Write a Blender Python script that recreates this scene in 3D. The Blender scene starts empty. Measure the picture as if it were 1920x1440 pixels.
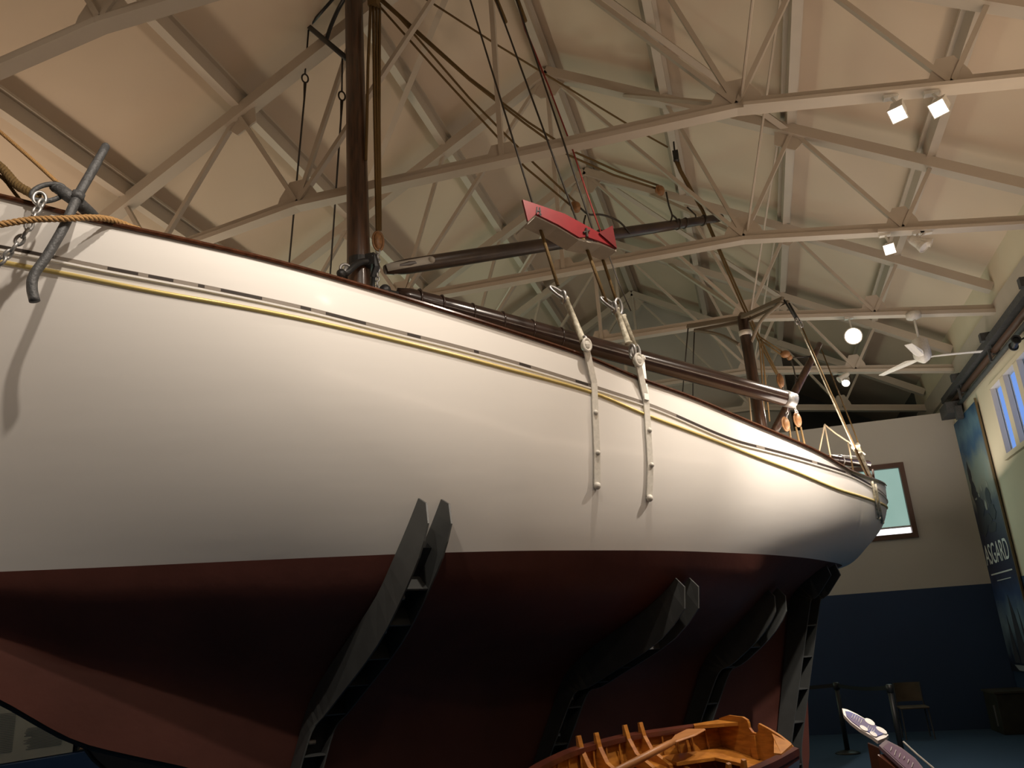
import bpy, math, random
from mathutils import Vector, Matrix
random.seed(7)
C = bpy.context.scene
COL = C.collection
V3 = Vector
# ------------------------------------------------------------------ camera
F = 1550.0
EYE = V3((0, 0, 1.6))
_Z = V3((652-960, -4011-720, F)).normalized()
_Y = V3((1435-960, 1195-720, F)); _Y = (_Y - _Y.dot(_Z)*_Z).normalized()
_X = _Y.cross(_Z)
if _X.x < 0: _X = -_X
def c2w(v): return V3((_X.dot(v), _Y.dot(v), _Z.dot(v)))
right, up, back = c2w(V3((1, 0, 0))), c2w(V3((0, -1, 0))), c2w(V3((0, 0, -1)))
cam = bpy.data.cameras.new('camera'); cam.sensor_width = 36.0; cam.lens = F/1920*36; cam.clip_start = .05
camo = bpy.data.objects.new('camera', cam); COL.objects.link(camo)
camo.matrix_world = Matrix(((right.x, up.x, back.x, EYE.x), (right.y, up.y, back.y, EYE.y), (right.z, up.z, back.z, EYE.z), (0, 0, 0, 1)))
C.camera = camo
C.view_settings.view_transform = 'Standard'; C.view_settings.look = 'None'
C.view_settings.gamma = 1.0; C.view_settings.exposure = 0.0
try: C.view_settings.use_curve_mapping = False
except Exception: pass
# ------------------------------------------------------------------ world: dusk outside the windows
w = bpy.data.worlds.new('dusk'); C.world = w; w.use_nodes = True
w.node_tree.nodes['Background'].inputs[0].default_value = (.25, .44, 1.0, 1)
w.node_tree.nodes['Background'].inputs[1].default_value = .8
# ------------------------------------------------------------------ lights
def spot(loc, target, power, col=(1, .84, .64), ang=95, blend=.8, r=.06, name='spot_beam'):
    l = bpy.data.lights.new(name, 'SPOT'); l.energy = power; l.color = col; l.spot_size = math.radians(ang); l.spot_blend = blend; l.shadow_soft_size = r
    o = bpy.data.objects.new(name, l); COL.objects.link(o); o.location = loc
    o.rotation_euler = (V3(target)-V3(loc)).to_track_quat('-Z', 'Y').to_euler(); return o
def area(loc, target, power, sx, sy, col, name):
    l = bpy.data.lights.new(name, 'AREA'); l.shape = 'RECTANGLE'; l.size = sx; l.size_y = sy; l.energy = power; l.color = col
    o = bpy.data.objects.new(name, l); COL.objects.link(o); o.location = loc
    o.rotation_euler = (V3(target)-V3(loc)).to_track_quat('-Z', 'Y').to_euler(); return o
def ray(px, py): return c2w(V3((px-960, py-720, F)))
def ony(px, py, y): d = ray(px, py); return EYE + d*(y/d.y)
def onx(px, py, x): d = ray(px, py); return EYE + d*(x/d.x)
def onz(px, py, z): d = ray(px, py); return EYE + d*((z-1.6)/d.z)
T_Y = [4.0, 6.8, 9.5, 12.2, 14.95, 17.6]            # roof trusses along the hall
WARM = (1.0, .87, .73)
# track lamps seen in the photograph (position on truss chord) and their beams
LAMPS = [(ony(1683, 214, 6.7), (.9, 8.6, 2.8), 640, 'white square track spotlight glowing on the nearest lit truss, left of its pair'),
         (ony(1760, 203, 6.7), (.0, 7.6, 3.0), 560, 'bright track spotlight on the nearest lit truss, right of its pair'),
         (ony(1668, 467, 9.4), (.7, 9.0, 2.8), 720, 'bright track spotlight on the second truss beside an unlit one'),
         (ony(1600, 630, 12.1), (1.3, 10.2, 2.9), 800, 'large glaring round floodlight hanging under the third truss left of the fan'),
         (ony(1586, 718, 14.7), (.9, 11.2, 2.6), 90, 'small glowing spotlight on the far truss above the partition wall')]
for loc, tgt, pw, lb in LAMPS: spot(loc + (V3(tgt)-loc).normalized()*.17, tgt, pw, WARM, 64)
# unseen lamps above and behind the viewer, no fittings modelled
spot((-.9, 3.2, 6.1), (-3.3, 4.6, 3.4), 300, WARM)
spot((-1.8, 1.9, 6.1), (-4.1, 3.6, 3.6), 300, WARM)
spot((.1, 5.2, 6.8), (-1.0, 6.3, 3.4), 440, WARM)  # steep unseen fill added off the tracks to brighten the hull amidships
spot((1.3, 1.4, 5.9), (-2.6, 4.6, 3.3), 40, WARM)
# added unseen fill throwing light up at the roof
FILL_COL = (1.0, .76, .56)
area((2.5, 4.0, 3.4), (.5, 4.5, 9), 118, 8, .4, FILL_COL, 'roof_fill_right')
area((-6.9, 5.0, 3.3), (-4.2, 5.4, 9), 130, 8, .4, FILL_COL, 'roof_fill_left')
area((2.0, 11.5, 3.6), (1.0, 12.0, 9), 60, 6, .4, (1, .84, .70), 'roof_fill_far')
area((-6.9, 12.5, 3.3), (-4.0, 12.5, 9), 60, 6, .4, (.95, .92, .70), 'roof_fill_far_left')
spot((2.0, 12.1, 5.6), (1.8, 15.9, 3.6), 22, WARM, 100)  # unseen spot added to brighten the end wall

# ------------------------------------------------------------------ helpers
def tag(o, label=None, cat=None, group=None, kind=None):
    if label: o['label'] = label
    if cat: o['category'] = cat
    if group: o['group'] = group
    if kind: o['kind'] = kind
    return o
def empty(name, loc, label=None, cat=None, group=None):
    o = bpy.data.objects.new(name, None); COL.objects.link(o); o.location = loc; o.empty_display_size = .1
    return tag(o, label, cat, group)
class MB:
    def __init__(s): s.v = []; s.f = []; s.m = []
    def add(s, vs, fs, m=0):
        k = len(s.v); s.v += [tuple(v) for v in vs]; s.f += [tuple(i+k for i in f) for f in fs]; s.m += [m]*len(fs); return s
    def box(s, c, sx, sy, sz, R=None, m=0):
        c = V3(c); vs = []
        for i in range(8):
            p = V3(((i & 1)-.5, ((i >> 1) & 1)-.5, ((i >> 2) & 1)-.5)); p = V3((p.x*sx, p.y*sy, p.z*sz))
            if R: p = R @ p
            vs.append(c+p)
        return s.add(vs, [(0, 2, 3, 1), (4, 5, 7, 6), (0, 1, 5, 4), (2, 6, 7, 3), (0, 4, 6, 2), (1, 3, 7, 5)], m)
    def bar(s, a, b, w, h, side=None, m=0):
        a, b = V3(a), V3(b); z = (b-a); L = z.length; z.normalize()
        x = V3(side) if side else V3((0, 1, 0)); x = (x - x.dot(z)*z)
        if x.length < 1e-4: x = V3((1, 0, 0)) - V3((1, 0, 0)).dot(z)*z
        x.normalize(); y = z.cross(x)
        return s.box((a+b)/2, w, h, L, Matrix((x, y, z)).transposed(), m)
    def tube(s, pts, r, n=8, cap=True, m=0):
        pts = [V3(p) for p in pts]; N = len(pts)
        rs = r if isinstance(r, (list, tuple)) else [r]*N
        vs = []; x = None
        for i, p in enumerate(pts):
            t = (pts[min(i+1, N-1)] - pts[max(i-1, 0)]).normalized()
            if x is None: x = t.orthogonal().normalized()
            x = (x - x.dot(t)*t).normalized(); y = t.cross(x)
            for k in range(n):
                a = 2*math.pi*k/n; vs.append(p + (x*math.cos(a)+y*math.sin(a))*rs[i])
        fs = [(i*n+k, i*n+(k+1) % n, (i+1)*n+(k+1) % n, (i+1)*n+k) for i in range(N-1) for k in range(n)]
        if cap: fs += [tuple(range(n-1, -1, -1)), tuple(range((N-1)*n, N*n))]
        return s.add(vs, fs, m)
    def ring(s, c, ax1, ax2, r1, r2, rt, n=20, k=8, m=0):
        c = V3(c); a1 = V3(ax1).normalized(); a2 = V3(ax2).normalized(); nz = a1.cross(a2).normalized(); vs = []
        for i in range(n):
            t = 2*math.pi*i/n; o = a1*math.cos(t)*r1 + a2*math.sin(t)*r2; e = (a1*math.cos(t)*r2 + a2*math.sin(t)*r1).normalized()
            for j in range(k):
                u = 2*math.pi*j/k; vs.append(c+o+(e*math.cos(u)+nz*math.sin(u))*rt)
        fs = [(i*k+j, i*k+(j+1) % k, ((i+1) % n)*k+(j+1) % k, ((i+1) % n)*k+j) for i in range(n) for j in range(k)]
        return s.add(vs, fs, m)
    def ball(s, c, r, n=10, sc=(1, 1, 1), R=None, m=0):
        c = V3(c); vs = []; h = n//2+1
        for i in range(h+1):
            a = math.pi*i/h
            for j in range(n):
                b = 2*math.pi*j/n; p = V3((math.sin(a)*math.cos(b)*r*sc[0], math.sin(a)*math.sin(b)*r*sc[1], math.cos(a)*r*sc[2]))
                if R: p = R @ p
                vs.append(c+p)
        fs = [(i*n+j, (i+1)*n+j, (i+1)*n+(j+1) % n, i*n+(j+1) % n) for i in range(h) for j in range(n)]
        return s.add(vs, fs, m)
    def plate(s, poly, nrm, th, m=0):
        nrm = V3(nrm).normalized(); n = len(poly); a = [V3(p)+nrm*th/2 for p in poly]; b = [V3(p)-nrm*th/2 for p in poly]
        return s.add(a+b, [tuple(range(n)), tuple(range(2*n-1, n-1, -1))]+[(i, n+i, n+(i+1) % n, (i+1) % n) for i in range(n)], m)
    def grid(s, rows, m=0, close=False):
        n = len(rows[0]); vs = [p for r in rows for p in r]
        fs = [(i*n+j, i*n+(j+1) % n, (i+1)*n+(j+1) % n, (i+1)*n+j) for i in range(len(rows)-1) for j in range(n if close else n-1)]
        return s.add(vs, fs, m)
    def build(s, name, mats, parent=None, smooth=False, bevel=0):
        me = bpy.data.meshes.new(name); me.from_pydata(s.v, [], s.f)
        ms = mats if isinstance(mats, (list, tuple)) else [mats]
        for m in ms: me.materials.append(m)
        for p, mi in zip(me.polygons, s.m): p.material_index = mi; p.use_smooth = smooth
        me.validate(); me.update()
        o = bpy.data.objects.new(name, me); COL.objects.link(o)
        if parent:
            o.parent = parent; o.matrix_parent_inverse = Matrix.Translation(-world_loc(parent))
        if bevel:
            b = o.modifiers.new('bevel', 'BEVEL'); b.width = bevel; b.segments = 2; b.limit_method = 'ANGLE'
        return o
def world_loc(o):
    # parents here are either unrotated empties or meshes whose vertices are in world space
    l = V3(o.location)
    if o.parent: l = V3((0, 0, 0)) if o.type == 'MESH' else l
    return l
def lerp(a, b, t): return a+(b-a)*t
def interp(x, xs, ys):
    if x <= xs[0]: return ys[0]
    for i in range(1, len(xs)):
        if x <= xs[i]: return ys[i-1]+(ys[i]-ys[i-1])*(x-xs[i-1])/(xs[i]-xs[i-1])
    return ys[-1]
def smooth_interp(x, xs, ys):
    # monotone cubic (Fritsch-Carlson)
    n = len(xs)
    if x <= xs[0]: return ys[0]
    if x >= xs[-1]: return ys[-1]
    i = 0
    while x > xs[i+1]: i += 1
    def dl(k): return (ys[k+1]-ys[k])/(xs[k+1]-xs[k])
    def tg(k):
        if k == 0: return dl(0)
        if k == n-1: return dl(n-2)
        a, b = dl(k-1), dl(k)
        if a*b <= 0: return 0
        return 2*a*b/(a+b)
    h = xs[i+1]-xs[i]; t = (x-xs[i])/h; m0, m1 = tg(i)*h, tg(i+1)*h
    return (2*t**3-3*t*t+1)*ys[i]+(t**3-2*t*t+t)*m0+(-2*t**3+3*t*t)*ys[i+1]+(t**3-t*t)*m1
def crv(pts, n=8):
    # Catmull-Rom through points
    P = [V3(p) for p in pts]; P = [P[0]*2-P[1]]+P+[P[-1]*2-P[-2]]; out = []
    for i in range(1, len(P)-2):
        for k in range(n):
            t = k/n; a, b, c, d = P[i-1], P[i], P[i+1], P[i+2]
            out.append(.5*((2*b)+(-a+c)*t+(2*a-5*b+4*c-d)*t*t+(-a+3*b-3*c+d)*t**3))
    out.append(P[-2]); return out
# ------------------------------------------------------------------ materials
def mat(name, col, rough=.5, metal=0, spec=.5, noise=0, nscale=8, bump=0, bscale=30, col2=None, coat=0, stretch=None, emit=None, estr=0):
    m = bpy.data.materials.new(name); m.use_nodes = True; nt = m.node_tree; b = nt.nodes['Principled BSDF']
    b.inputs['Base Color'].default_value = (*col, 1); b.inputs['Roughness'].default_value = rough; b.inputs['Metallic'].default_value = metal
    b.inputs['Specular IOR Level'].default_value = spec
    if coat: b.inputs['Coat Weight'].default_value = coat; b.inputs['Coat Roughness'].default_value = .12
    if emit: b.inputs['Emission Color'].default_value = (*emit, 1); b.inputs['Emission Strength'].default_value = estr
    tc = nt.nodes.new('ShaderNodeTexCoord'); src = tc.outputs['Object']
    if stretch:
        mp = nt.nodes.new('ShaderNodeMapping'); mp.inputs['Scale'].default_value = stretch[:3]
        if len(stretch) > 3: mp.inputs['Rotation'].default_value = (0, 0, stretch[3])
        nt.links.new(src, mp.inputs[0]); src = mp.outputs[0]
    if noise or col2:
        n = nt.nodes.new('ShaderNodeTexNoise'); n.inputs['Scale'].default_value = nscale; n.inputs['Detail'].default_value = 5
        nt.links.new(src, n.inputs['Vector'])
        mx = nt.nodes.new('ShaderNodeMix'); mx.data_type = 'RGBA'
        c2 = col2 or tuple(c*(1-noise) for c in col)
        mx.inputs['A'].default_value = (*col, 1); mx.inputs['B'].default_value = (*c2, 1)
        rp = nt.nodes.new('ShaderNodeMapRange'); rp.inputs['From Min'].default_value = .35; rp.inputs['From Max'].default_value = .65
        nt.links.new(n.outputs['Fac'], rp.inputs['Value']); nt.links.new(rp.outputs[0], mx.inputs['Factor']); nt.links.new(mx.outputs['Result'], b.inputs['Base Color'])
    if bump:
        n2 = nt.nodes.new('ShaderNodeTexNoise'); n2.inputs['Scale'].default_value = bscale; n2.inputs['Detail'].default_value = 3
        nt.links.new(src, n2.inputs['Vector']); bp = nt.nodes.new('ShaderNodeBump'); bp.inputs['Strength'].default_value = bump; bp.inputs['Distance'].default_value = .02
        nt.links.new(n2.outputs['Fac'], bp.inputs['Height']); nt.links.new(bp.outputs[0], b.inputs['Normal'])
    return m
M = dict(
 hull=mat('white_hull_paint', (.83, .81, .78), .34, bump=.14, bscale=1.3, stretch=(.35, 1.0, 2.6, -math.pi/4), coat=.15),
 bottom=mat('red_antifouling', (.115, .040, .030), .55, noise=.25, nscale=1.5, bump=.15, bscale=8, spec=.3),
 rail=mat('varnished_rail_wood', (.075, .026, .012), .2, noise=.45, nscale=6, stretch=(1, 6, 6, -math.pi/4), coat=.6),
 gold=mat('gold_leaf', (.66, .52, .20), .35, metal=.35),
 slot=mat('dark_slot', (.02, .012, .008), .7),
 deck=mat('deck_wood', (.25, .15, .08), .6, noise=.3),
 mast=mat('old_mast_wood', (.085, .040, .020), .38, col2=(.030, .015, .009), nscale=7, stretch=(5, 5, .5), coat=.25),
 boom=mat('dark_varnished_spar', (.028, .013, .010), .26, col2=(.016, .008, .006), nscale=5, coat=.5),
 gaff=mat('weathered_spar', (.05, .032, .022), .4, col2=(.028, .018, .014), nscale=6),
 rope=mat('tarred_hemp_rope', (.13, .078, .022), .8, bump=.5, bscale=120),
 ropelt=mat('manila_rope', (.42, .27, .12), .75, bump=.5, bscale=120),
 ropewh=mat('light_cord', (.52, .42, .28), .8),
 wire=mat('dark_wire', (.03, .024, .018), .55),
 redline=mat('red_signal_halyard', (.22, .02, .015), .6),
 steel=mat('galvanised_steel', (.42, .42, .42), .42, metal=.75, noise=.3, nscale=30),
 iron=mat('anchor_grey_iron', (.085, .088, .092), .55, metal=.2, noise=.3, nscale=20, bump=.3, bscale=60),
 black=mat('black_iron', (.015, .016, .017), .45),
 whitemetal=mat('white_painted_metal', (.74, .72, .66), .4, noise=.12, nscale=40),
 worn=mat('worn_white_paint', (.66, .63, .52), .5, col2=(.30, .28, .20), nscale=26),
 arm=mat('grey_cradle_paint', (.060, .064, .064), .5, noise=.15),
 armdark=mat('dark_cradle_steel', (.014, .017, .02), .6),
 truss=mat('cream_truss_paint', (.52, .46, .385), .55, noise=.05, nscale=3),
 ceiling=mat('cream_ceiling_board', (.66, .55, .43), .8, noise=.07, nscale=.6),
 wall=mat('off_white_wall', (.52, .49, .44), .85, noise=.05, nscale=1),
 wallr=mat('cream_side_wall', (.74, .66, .50), .85, noise=.05, nscale=1),
 blue=mat('dark_blue_wall', (.018, .042, .10), .7, noise=.1, nscale=1),
 floor=mat('blue_carpet', (.02, .055, .11), .95, noise=.2, nscale=60),
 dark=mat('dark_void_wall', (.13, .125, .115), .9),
 block=mat('wooden_block', (.30, .15, .06), .45, noise=.4, nscale=30),
 red=mat('port_light_red', (.21, .012, .017), .4, noise=.15, nscale=10),
 grey=mat('painted_grey_white', (.42, .39, .34), .55, noise=.12, nscale=8),
 frame=mat('brown_window_frame', (.085, .035, .018), .5),
 brassy=mat('copper_bright', (.45, .22, .12), .25, metal=.8),
)
def pane_mat(name, col, s):
    m = mat(name, (.1, .1, .1), .3, emit=col, estr=s); return m
# ================================================================== ROOM
XL, XR, YE, YG = -7.37, 3.78, 15.9, 18.6
RX, RZ, SL = -1.8, 9.28, .575                       # ridge line and slope of the rafters' centre line
def rz(x): return RZ - SL*abs(x-RX)
def st(o): o['kind'] = 'structure'; return o
b = MB(); b.box(((XL+XR)/2, 10.2, -.05), XR-XL+.6, 28, .1); st(b.build('floor', M['floor']))
# ceiling: two slopes above the purlins
cz = .36
for sgn, xe in ((1, XR+.05), (-1, XL-.05)):
    b = MB(); y0, y1 = -3.5, 24
    b.add([(RX, y0, rz(RX)+cz), (xe, y0, rz(xe)+cz), (xe, y1, rz(xe)+cz), (RX, y1, rz(RX)+cz),
           (RX, y0, rz(RX)+cz+.08), (xe, y0, rz(xe)+cz+.08), (xe, y1, rz(xe)+cz+.08), (RX, y1, rz(RX)+cz+.08)],
          [(0, 1, 2, 3), (7, 6, 5, 4), (0, 4, 5, 1), (3, 2, 6, 7), (1, 5, 6, 2), (0, 3, 7, 4)])
    st(b.build('ceiling', M['ceiling']))
EAVE = 6.2
# right wall with the high window strip
W_Z0, W_Z1 = 3.92, 4.93
WY0, WY1 = 8.6, 13.42
b = MB()
def wallx(b, y0, y1, z0, z1, x=XR, th=.08): b.box((x+th/2*(1 if x > 0 else -1), (y0+y1)/2, (z0+z1)/2), th, y1-y0, z1-z0)
wallx(b, -3.5, WY0, 0, EAVE+.35); wallx(b, WY1, 18.6, 0, EAVE+.35); wallx(b, WY0, WY1, 0, W_Z0); wallx(b, WY0, WY1, W_Z1, EAVE+.35)
st(b.build('wall_right', M['wallr']))
b = MB(); b.box((XR-.006, 6.2, 1.12), .012, 19.4, 2.24); st(b.build('trim_1', M['blue']))
b = MB(); wallx(b, -3.5, 24, 0, EAVE+.45, XL); st(b.build('wall_left', M['wall']))
b = MB(); b.box((XL+.006, 6.2, 1.12), .012, 19.4, 2.24); st(b.build('trim_2', M['blue']))
b = MB(); b.box((RX, -3.6, 4.8), XR-XL+.6, .2, 9.8); st(b.build('wall_back', M['wall']))
# window of the right wall: frames, mullions, glass
b = MB(); x = XR-.01
wd = MB(); ys = [13.42]
pane_y = [(13.36, 12.84), (12.66, 12.14), (11.96, 11.44), (11.26, 10.74), (10.56, 10.04), (9.86, 9.34), (9.16, 8.7)]
prev = 13.42
for a, c in pane_y + [(8.6, 8.6)]:
    if prev-a > .01: wd.box((x+.03, (prev+a)/2, (W_Z0+W_Z1)/2), .10, prev-a, W_Z1-W_Z0)
    prev = c
wd.box((x+.04, (WY0+WY1)/2, W_Z0-.03), .16, WY1-WY0+.1, .07); wd.box((x+.04, (WY0+WY1)/2, W_Z1+.03), .12, WY1-WY0+.1, .07)
glass = bpy.data.materials.new('dusk_glass'); glass.use_nodes = True
gb = glass.node_tree.nodes['Principled BSDF']; gb.inputs['Transmission Weight'].default_value = 1; gb.inputs['Roughness'].default_value = .15; gb.inputs['IOR'].default_value = 1.0; gb.inputs['Base Color'].default_value = (.92, .96, 1, 1)
wf = wd.build('window_1', M['wallr']); st(wf)
for a, c in pane_y:
    g = MB(); g.box((x+.06, (a+c)/2, (W_Z0+W_Z1)/2), .008, a-c, W_Z1-W_Z0); g.build('window_pane', glass, wf)
# end wall: a partition that stops below the roof, dado, window with a blind
EX0, EX1, EZ0, EZ1 = 1.28, 2.80, 3.10, 4.43
PT = 5.24
b = MB(); ye = YE+.09
b.box(((XL+EX0)/2, ye, PT/2), EX0-XL, .18, PT); b.box(((EX1+XR)/2, ye, PT/2), XR-EX1, .18, PT)
b.box(((EX0+EX1)/2, ye, EZ0/2), EX1-EX0, .18, EZ0); b.box(((EX0+EX1)/2, ye, (EZ1+PT)/2), EX1-EX0, .18, PT-EZ1)
st(b.build('wall_end', M['wall']))
b = MB(); b.box(((XL+XR)/2, YE-.006, 1.12), XR-XL-.03, .012, 2.24); st(b.build('trim_3', M['blue']))
b = MB(); fw = .085
b.box((EX0+fw/2, YE+.02, (EZ0+EZ1)/2), fw, .12, EZ1-EZ0); b.box((EX1-fw/2, YE+.02, (EZ0+EZ1)/2), fw, .12, EZ1-EZ0)
b.box(((EX0+EX1)/2, YE+.02, EZ0+fw/2), EX1-EX0-2*fw, .12, fw); b.box(((EX0+EX1)/2, YE+.02, EZ1-fw/2), EX1-EX0-2*fw, .12, fw)
we = st(b.build('window_2', M['frame']))
blind = pane_mat('teal_roller_blind', (.40, .66, .57), .62)
nt = blind.node_tree; gr = nt.nodes.new('ShaderNodeTexNoise'); gr.inputs['Scale'].default_value = 1.1; tcn = nt.nodes.new('ShaderNodeTexCoord'); nt.links.new(tcn.outputs['Object'], gr.inputs['Vector'])
cr = nt.nodes.new('ShaderNodeValToRGB'); cr.color_ramp.elements[0].color = (.36, .60, .52, 1); cr.color_ramp.elements[1].color = (.50, .74, .66, 1); cr.color_ramp.elements[0].position = .3; cr.color_ramp.elements[1].position = .7
nt.links.new(gr.outputs['Fac'], cr.inputs[0]); nt.links.new(cr.outputs[0], nt.nodes['Principled BSDF'].inputs['Emission Color'])
b = MB(); b.box(((EX0+EX1)/2, YE+.06, (EZ0+EZ1)/2+.06), EX1-EX0-2*fw, .006, EZ1-EZ0-2*fw-.12); b.build('window_blind', blind, we)
b = MB(); b.box(((EX0+EX1)/2, YE+.05, EZ0+fw+.125), EX1-EX0-2*fw, .02, .03); b.build('blind_bar', M['steel'], we)
b = MB(); b.box(((EX0+EX1)/2+.25, YE+.08, EZ0+fw+.055), EX1-EX0-2*fw-.5, .006, .11); b.build('lit_pane', pane_mat('bright_daylight_gap', (1, .98, 1), 1.9), we)
# room behind the partition: gable wall on the left, dark loft on the right
b = MB(); b.plate([(XL, YG, 0), (1.25, YG, 0), (1.25, YG, rz(1.25)+cz), (RX, YG, RZ+cz), (XL, YG, rz(XL)+cz)], (0, 1, 0), .12); st(b.build('wall_gable', M['wall']))
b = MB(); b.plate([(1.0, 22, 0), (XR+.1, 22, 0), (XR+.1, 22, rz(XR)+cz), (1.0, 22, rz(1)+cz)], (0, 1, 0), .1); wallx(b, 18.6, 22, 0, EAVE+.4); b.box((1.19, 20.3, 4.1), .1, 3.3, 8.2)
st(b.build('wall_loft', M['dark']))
# cornice strip under the roof on the right wall
b = MB(); b.box((XR-.03, 7.5, 5.70), .06, 22, .34); st(b.build('trim_4', M['truss']))
# ------------------------------------------------------------------ trusses and purlins
CX = RX
def truss(y, seen=True):
    b = MB(); t = .06
    zj, ze = 6.20, 5.72
    for sg in (1, -1):
        X = lambda d: CX+sg*d
        b.bar((CX, y, RZ), (X(5.56), y, rz(X(5.56))), .15, .13)                     # rafter
        b.bar((CX, y, zj), (X(2.25), y, zj), .13, .055); b.bar((CX, y, zj+.06), (X(2.25), y, zj+.06), .022, .10)   # lower chord: flange and web
        b.bar((X(2.25), y, zj), (X(5.56), y, ze), .13, .055); b.bar((X(2.25), y, zj+.06), (X(5.56), y, ze+.06), .022, .10)
        J = V3((X(2.25), y, zj+.04)); K = V3((X(4.0), y, lerp(zj, ze, 1.75/3.31)+.04)); A = V3((CX, y, RZ))
        P = [V3((X(dx), y, rz(X(dx)))) for dx in (1.55, 3.02, 4.45)]
        for a, c, wd_ in ((J, A, .06), (J, P[0], .045), (J, P[1], .06), (K, P[1], .055), (K, P[2], .055)): b.bar(a, c, wd_, .045)
        for q, s_ in ((J, .21), (K, .16)):
            b.plate([q+V3(v) for v in ((-s_*1.2, 0, -.04), (s_*1.2, 0, -.04), (s_*1.0, 0, .10), (s_*.45, 0, .27), (-s_*.45, 0, .27), (-s_*1.0, 0, .10))], (0, 1, 0), .02)
        for q in P[1:2]:
            dv = V3((sg*.87, 0, -.5)); u_ = V3((sg*.5, 0, .87)); s_ = .22
            b.plate([q+dv*s_, q-dv*s_, q-dv*s_*.6-u_*.24, q+dv*s_*.6-u_*.24], (0, 1, 0), .02)
    b.bar((CX, y, zj), (CX, y, RZ), .06, .05)
    b.plate([(CX-.3, y, RZ-.17), (CX-.1, y, RZ-.4), (CX+.1, y, RZ-.4), (CX+.3, y, RZ-.17), (CX, y, RZ+.02)], (0, 1, 0), .02)
    b.plate([(CX-.2, y, zj-.02), (CX-.1, y, zj+.2), (CX+.1, y, zj+.2), (CX+.2, y, zj-.02)], (0, 1, 0), .02)
    return st(b.build('roof_beam', M['truss']))
for y in T_Y: truss(y)
for dx in (0, 1.55, 3.02, 4.45, -1.55, -3.02, -4.45):
    b = MB(); x = CX+dx
    b.box((x, 7.3, rz(x)+.17), .10, 22.4, .20)
    b.box((x, 7.3, rz(x)+.26), .20, 22.4, .03)
    st(b.build('ceiling_beam', M['truss']))
# diagonal wind bracing under the ceiling
def brace(a, c, name='ceiling_brace'):
    b = MB(); b.bar(a, c, .07, .04, (1, 0, 0)); st(b.build(name, M['truss']))
for k, (ya, yb) in enumerate(zip(T_Y[:-1], T_Y[1:])):
    for sg in (1, -1):
        if k % 2 == 0: continue
        brace((CX+sg*.1, ya, RZ-.02), (CX+sg*3.0, yb, rz(CX+sg*3.0)-.02))
# lower vertical bracing between trusses at the joints
for k in (0, 1, 2, 3):
    for sg in (1,):
        x = CX+sg*2.25
        brace((x, T_Y[k], 6.24), (x-1.2, T_Y[k+1], rz(x-1.2)-.05))
        b = MB(); b.tube([(x+.05, T_Y[k+1]-.02, 6.3), (x+.62, T_Y[k]+.3, rz(x+.6)-.0)], .014, 6); st(b.build('ceiling_rod', M['truss']))
# light tracks
for y, x0, x1 in ((6.66, .5, 3.7), (9.36, 1.9, 3.6)):
    b = MB(); zt = lambda x: lerp(6.20, 5.72, (x-.45)/3.31)-.05
    b.bar((x0, y, zt(x0)), (x1, y, zt(x1)), .035, .035); b.build('lighting_track', M['black'] if False else M['truss'])
    o = COL.objects[-1]; tag(o, 'thin lighting track under the %s truss carrying spotlights' % ('nearer' if y < 8 else 'farther'), 'lighting track', 'lighting tracks')
# ------------------------------------------------------------------ lamps
lens = bpy.data.materials.new('lamp_lens'); lens.use_nodes = True
lb_ = lens.node_tree.nodes['Principled BSDF']; lb_.inputs['Emission Color'].default_value = (1, .93, .80, 1); lb_.inputs['Emission Strength'].default_value = 14
def spotlight(loc, tgt, lb, on=True, s=.075, rnd=False, grp='track spotlights on the trusses'):
    e = empty('track_spotlight', loc, lb, 'spotlight', grp)
    z = (V3(tgt)-V3(loc)).normalized(); x = z.cross(V3((0, 0, 1))).normalized(); y = z.cross(x); R = Matrix((x, y, z)).transposed()
    L = V3(loc); h = MB(); n = 20 if rnd else 4; off = math.pi/4 if n == 4 else 0
    rings = []
    for dz, r in ((-.20, .55), (-.17, .72), (-.06, .80), (0, 1.0), (.012, 1.0), (.012, .90), (.002, .88)):
        rings.append([L + R @ V3((math.cos(2*math.pi*k/n+off)*r*s*(1.25 if n == 4 else 1), math.sin(2*math.pi*k/n+off)*r*s*(1.25 if n == 4 else 1), dz)) for k in range(n)])
    h.grid(rings, close=True); h.add(rings[0], [tuple(range(n))]); h.build('housing', M['whitemetal'], e)
    g = MB(); rr = [L + R @ V3((math.cos(2*math.pi*k/n+off)*.86*s*(1.25 if n == 4 else 1), math.sin(2*math.pi*k/n+off)*.86*s*(1.25 if n == 4 else 1), .004)) for k in range(n)]
    g.add(rr, [tuple(range(n))]); g.build('lamp_lens', lens if on else M['whitemetal'], e)
    k = MB(); ty = min(T_Y, key=lambda v: abs(v-L.y)); zc = lerp(6.20, 5.72, (L.x-.45)/3.31)-.03; top = V3((L.x, ty-.01, max(zc, L.z+.08))); k.tube([L - z*.1, L - z*.1 + V3((0, 0, .05)), top], .012, 6); k.box(top, .12, .06, .05); k.build('mounting_bracket', M['whitemetal'], e)
    return e
for i, (loc, tgt, pw, lb) in enumerate(LAMPS):
    spotlight(loc, V3(tgt)*.5+V3(EYE)*.5 if i < 4 else tgt, lb, True, (.075, .075, .07, .125, .07)[i], i in (3, 4))
p = ony(1732, 463, 9.4); spotlight(p, p+V3((.5, -.3, -.8)), 'unlit white spotlight beside the lit one on the second truss', False, .07, True)
p = ony(1745, 455, 9.4); spotlight(p, p+V3((.9, -.2, -.5)), 'second unlit spotlight, smaller and nearer the windows', False, .05, True)
p = ony(1574, 712, 14.7); spotlight(p, p+V3((-.8, -.2, -.5)), 'unlit spotlight body left of the far glowing one', False, .06, True)
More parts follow.
